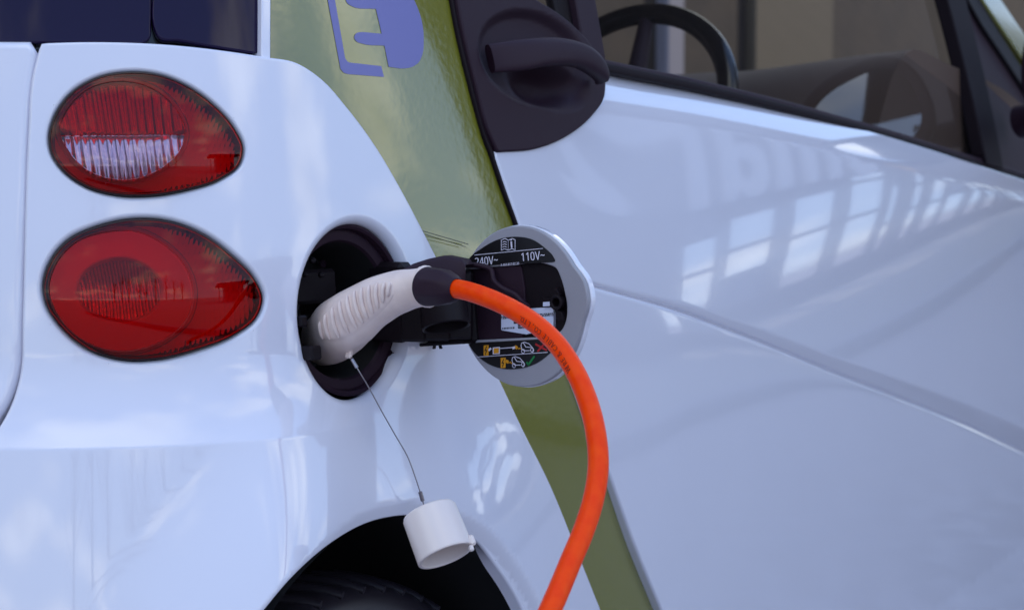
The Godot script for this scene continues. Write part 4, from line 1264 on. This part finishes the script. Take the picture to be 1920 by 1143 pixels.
# ---------------------------------------------------------------- the place around the car
func surroundings() -> void:
	var g := Geo.new()
	g.face([Vector3(-160, 0, -160), Vector3(160, 0, -160), Vector3(160, 0, 160), Vector3(-160, 0, 160)], Vector3.UP)
	var ground := part("ground", g, "asphalt", self); ground.set_meta("kind", "structure")
	# rendered wall beyond the car
	var wall := thing("rendered_building", "tall brown rendered building standing beyond the car", "building", Vector3(0, 0, -6))
	g = Geo.new()
	g.box(Transform3D(Basis.IDENTITY, Vector3(4, 4.5, -2)), Vector3(34, 9, 4), .02)
	part("wall", g, "render_wall", wall)
	for k in 6:
		g = Geo.new(); g.box(Transform3D(Basis.IDENTITY, Vector3(-2 + k * 2.6, 1.35, .06)), Vector3(.28, 2.7, .12), .02)
		part("pilaster", g, "frame_light", wall)
	g = Geo.new(); g.box(Transform3D(Basis.IDENTITY, Vector3(13.2, 1.9, .05)), Vector3(1.6, 3.8, .10), .02)
	part("shutter", g, "shutter", wall)
	# glazed showroom front across from the door, sky showing through its panes
	var shop := thing("showroom", "long glazed showroom front with a white sign, facing the car's door", "building", Vector3(8, 0, 6))
	var rng := RandomNumberGenerator.new(); rng.seed = 12
	var slabs := [["plinth", 0.0, .55, .3], ["fascia", 2.55, 4.6, .2]]
	var fascia: MeshInstance3D
	for s in slabs:
		g = Geo.new(); g.box(Transform3D(Basis.IDENTITY, Vector3(26, (s[1] + s[2]) / 2, 0)), Vector3(52, s[2] - s[1], s[3]), .01)
		fascia = part(s[0], g, "upper_wall", shop)
	g = Geo.new(); g.box(Transform3D(Basis.IDENTITY, Vector3(26, 7.3, .3)), Vector3(52, 5.38, .6), .02)
	part("upper_wall", g, "upper_wall", shop)
	# bays of uneven width; some panes have their blinds down
	var x := 0.0
	while x < 52.0:
		var pier := .18 + rng.randf() * .5
		if x == 0.0: pier = 1.2
		elif x < 2.0: pier = 3.2
		g = Geo.new(); g.box(Transform3D(Basis.IDENTITY, Vector3(x + pier / 2, 1.55, 0)), Vector3(pier - .004, 1.99, .07), .01)
		part("pier", g, "upper_wall", shop)
		x += pier
		var wide := .35 + rng.randf() * 1.3
		if x < 2.0: wide = .3
		var y := .56
		while y < 2.4:
			var tall := minf(.35 + rng.randf() * .6, 2.54 - y)
			if rng.randf() < .30:
				g = Geo.new(); g.box(Transform3D(Basis.IDENTITY, Vector3(x + wide / 2, y + tall / 2, .03)), Vector3(wide - .004, tall - .004, .03), .004)
				part("blind", g, "frame_light", shop)
			else:
				g = Geo.new(); g.face([Vector3(x, y, .02), Vector3(x + wide, y, .02), Vector3(x + wide, y + tall, .02), Vector3(x, y + tall, .02)], Vector3.FORWARD)
				part("pane", g, "window_glass", shop)
			y += tall
			if y < 2.4:
				g = Geo.new(); g.box(Transform3D(Basis.IDENTITY, Vector3(x + wide / 2, y + .04, .0)), Vector3(wide - .004, .078, .06), .01)
				part("transom", g, "frame_dark", shop)
				y += .08
		x += wide
	var bold := SystemFont.new(); bold.font_names = ["Droid Sans"]; bold.font_weight = 700
	g = Geo.new(); g.text("smart", 2.7, Transform3D(Basis(Vector3.LEFT, Vector3.UP, Vector3.FORWARD), Vector3(6.8, 3.45, -.14)), bold, .06)
	part("sign_lettering", g, "sign_white", fascia)
	g = Geo.new(); g.turned([Vector2(.4, -.03), Vector2(.4, .03), Vector2(.75, .03), Vector2(.75, -.03)], frame(Vector3(12.6, 3.45, -.14), Vector3.FORWARD), 32)
	part("sign_ring", g, "sign_yellow", fascia)
	# pavement with a kerb in front of it
	g = Geo.new(); g.box(Transform3D(Basis.IDENTITY, Vector3(24, .06, 4.0)), Vector3(60, .12, 3.7), .015)
	var pave := part("pavement", g, "paving", self); pave.set_meta("kind", "structure")
	g = Geo.new(); g.box(Transform3D(Basis.IDENTITY, Vector3(24, .065, 2.06)), Vector3(60, .13, .15), .02)
	var kerb := part("kerb", g, "frame_light", self); kerb.set_meta("kind", "structure")
	# a low pavilion behind the photographer
	var pav := thing("pavilion", "low flat-roofed pavilion on posts behind the car", "pavilion", Vector3(2.0, 0, 17))
	g = Geo.new(); g.box(Transform3D(Basis.IDENTITY, Vector3(2, 2.6, 0)), Vector3(6, .3, 5), .03)
	part("roof", g, "frame_dark", pav)
	g = Geo.new(); g.box(Transform3D(Basis.IDENTITY, Vector3(2.6, 1.22, 1)), Vector3(4.0, 2.44, 2.6), .03)
	part("wall", g, "frame_light", pav)
	for k in 4:
		g = Geo.new(); g.tube([Vector3(-.7 + k * 1.8, 0, -2.2), Vector3(-.7 + k * 1.8, 2.45, -2.2)], [.07], 12)
		part("post", g, "frame_light", pav)
	# bare trees far behind the car
	rng.seed = 5
	for k in 9:
		var t := thing("bare_tree", "bare tall tree in the row far behind the car", "tree", Vector3(-36 + k * 3.0 + rng.randf() * 1.6, 0, 22 + k * 1.5 + rng.randf() * 3), "bare trees behind the car")
		var h := 8.0 + rng.randf() * 4.0
		g = Geo.new(); g.tube([Vector3.ZERO, Vector3(.1, h * .5, 0), Vector3(0, h, 0)], [.22, .14, .03], 8)
		part("trunk", g, "bark", t)
		g = Geo.new()
		for i in 26:
			var y := h * (.25 + .7 * rng.randf()); var a := rng.randf() * TAU; var l := (h - y) * .3 + .8
			g.tube([Vector3(0, y, 0), Vector3(cos(a) * l * .5, y + l * .6, sin(a) * l * .5), Vector3(cos(a) * l, y + l * 1.6, sin(a) * l)], [.05, .035, .01], 5, false)
		part("crown", g, "bark", t)
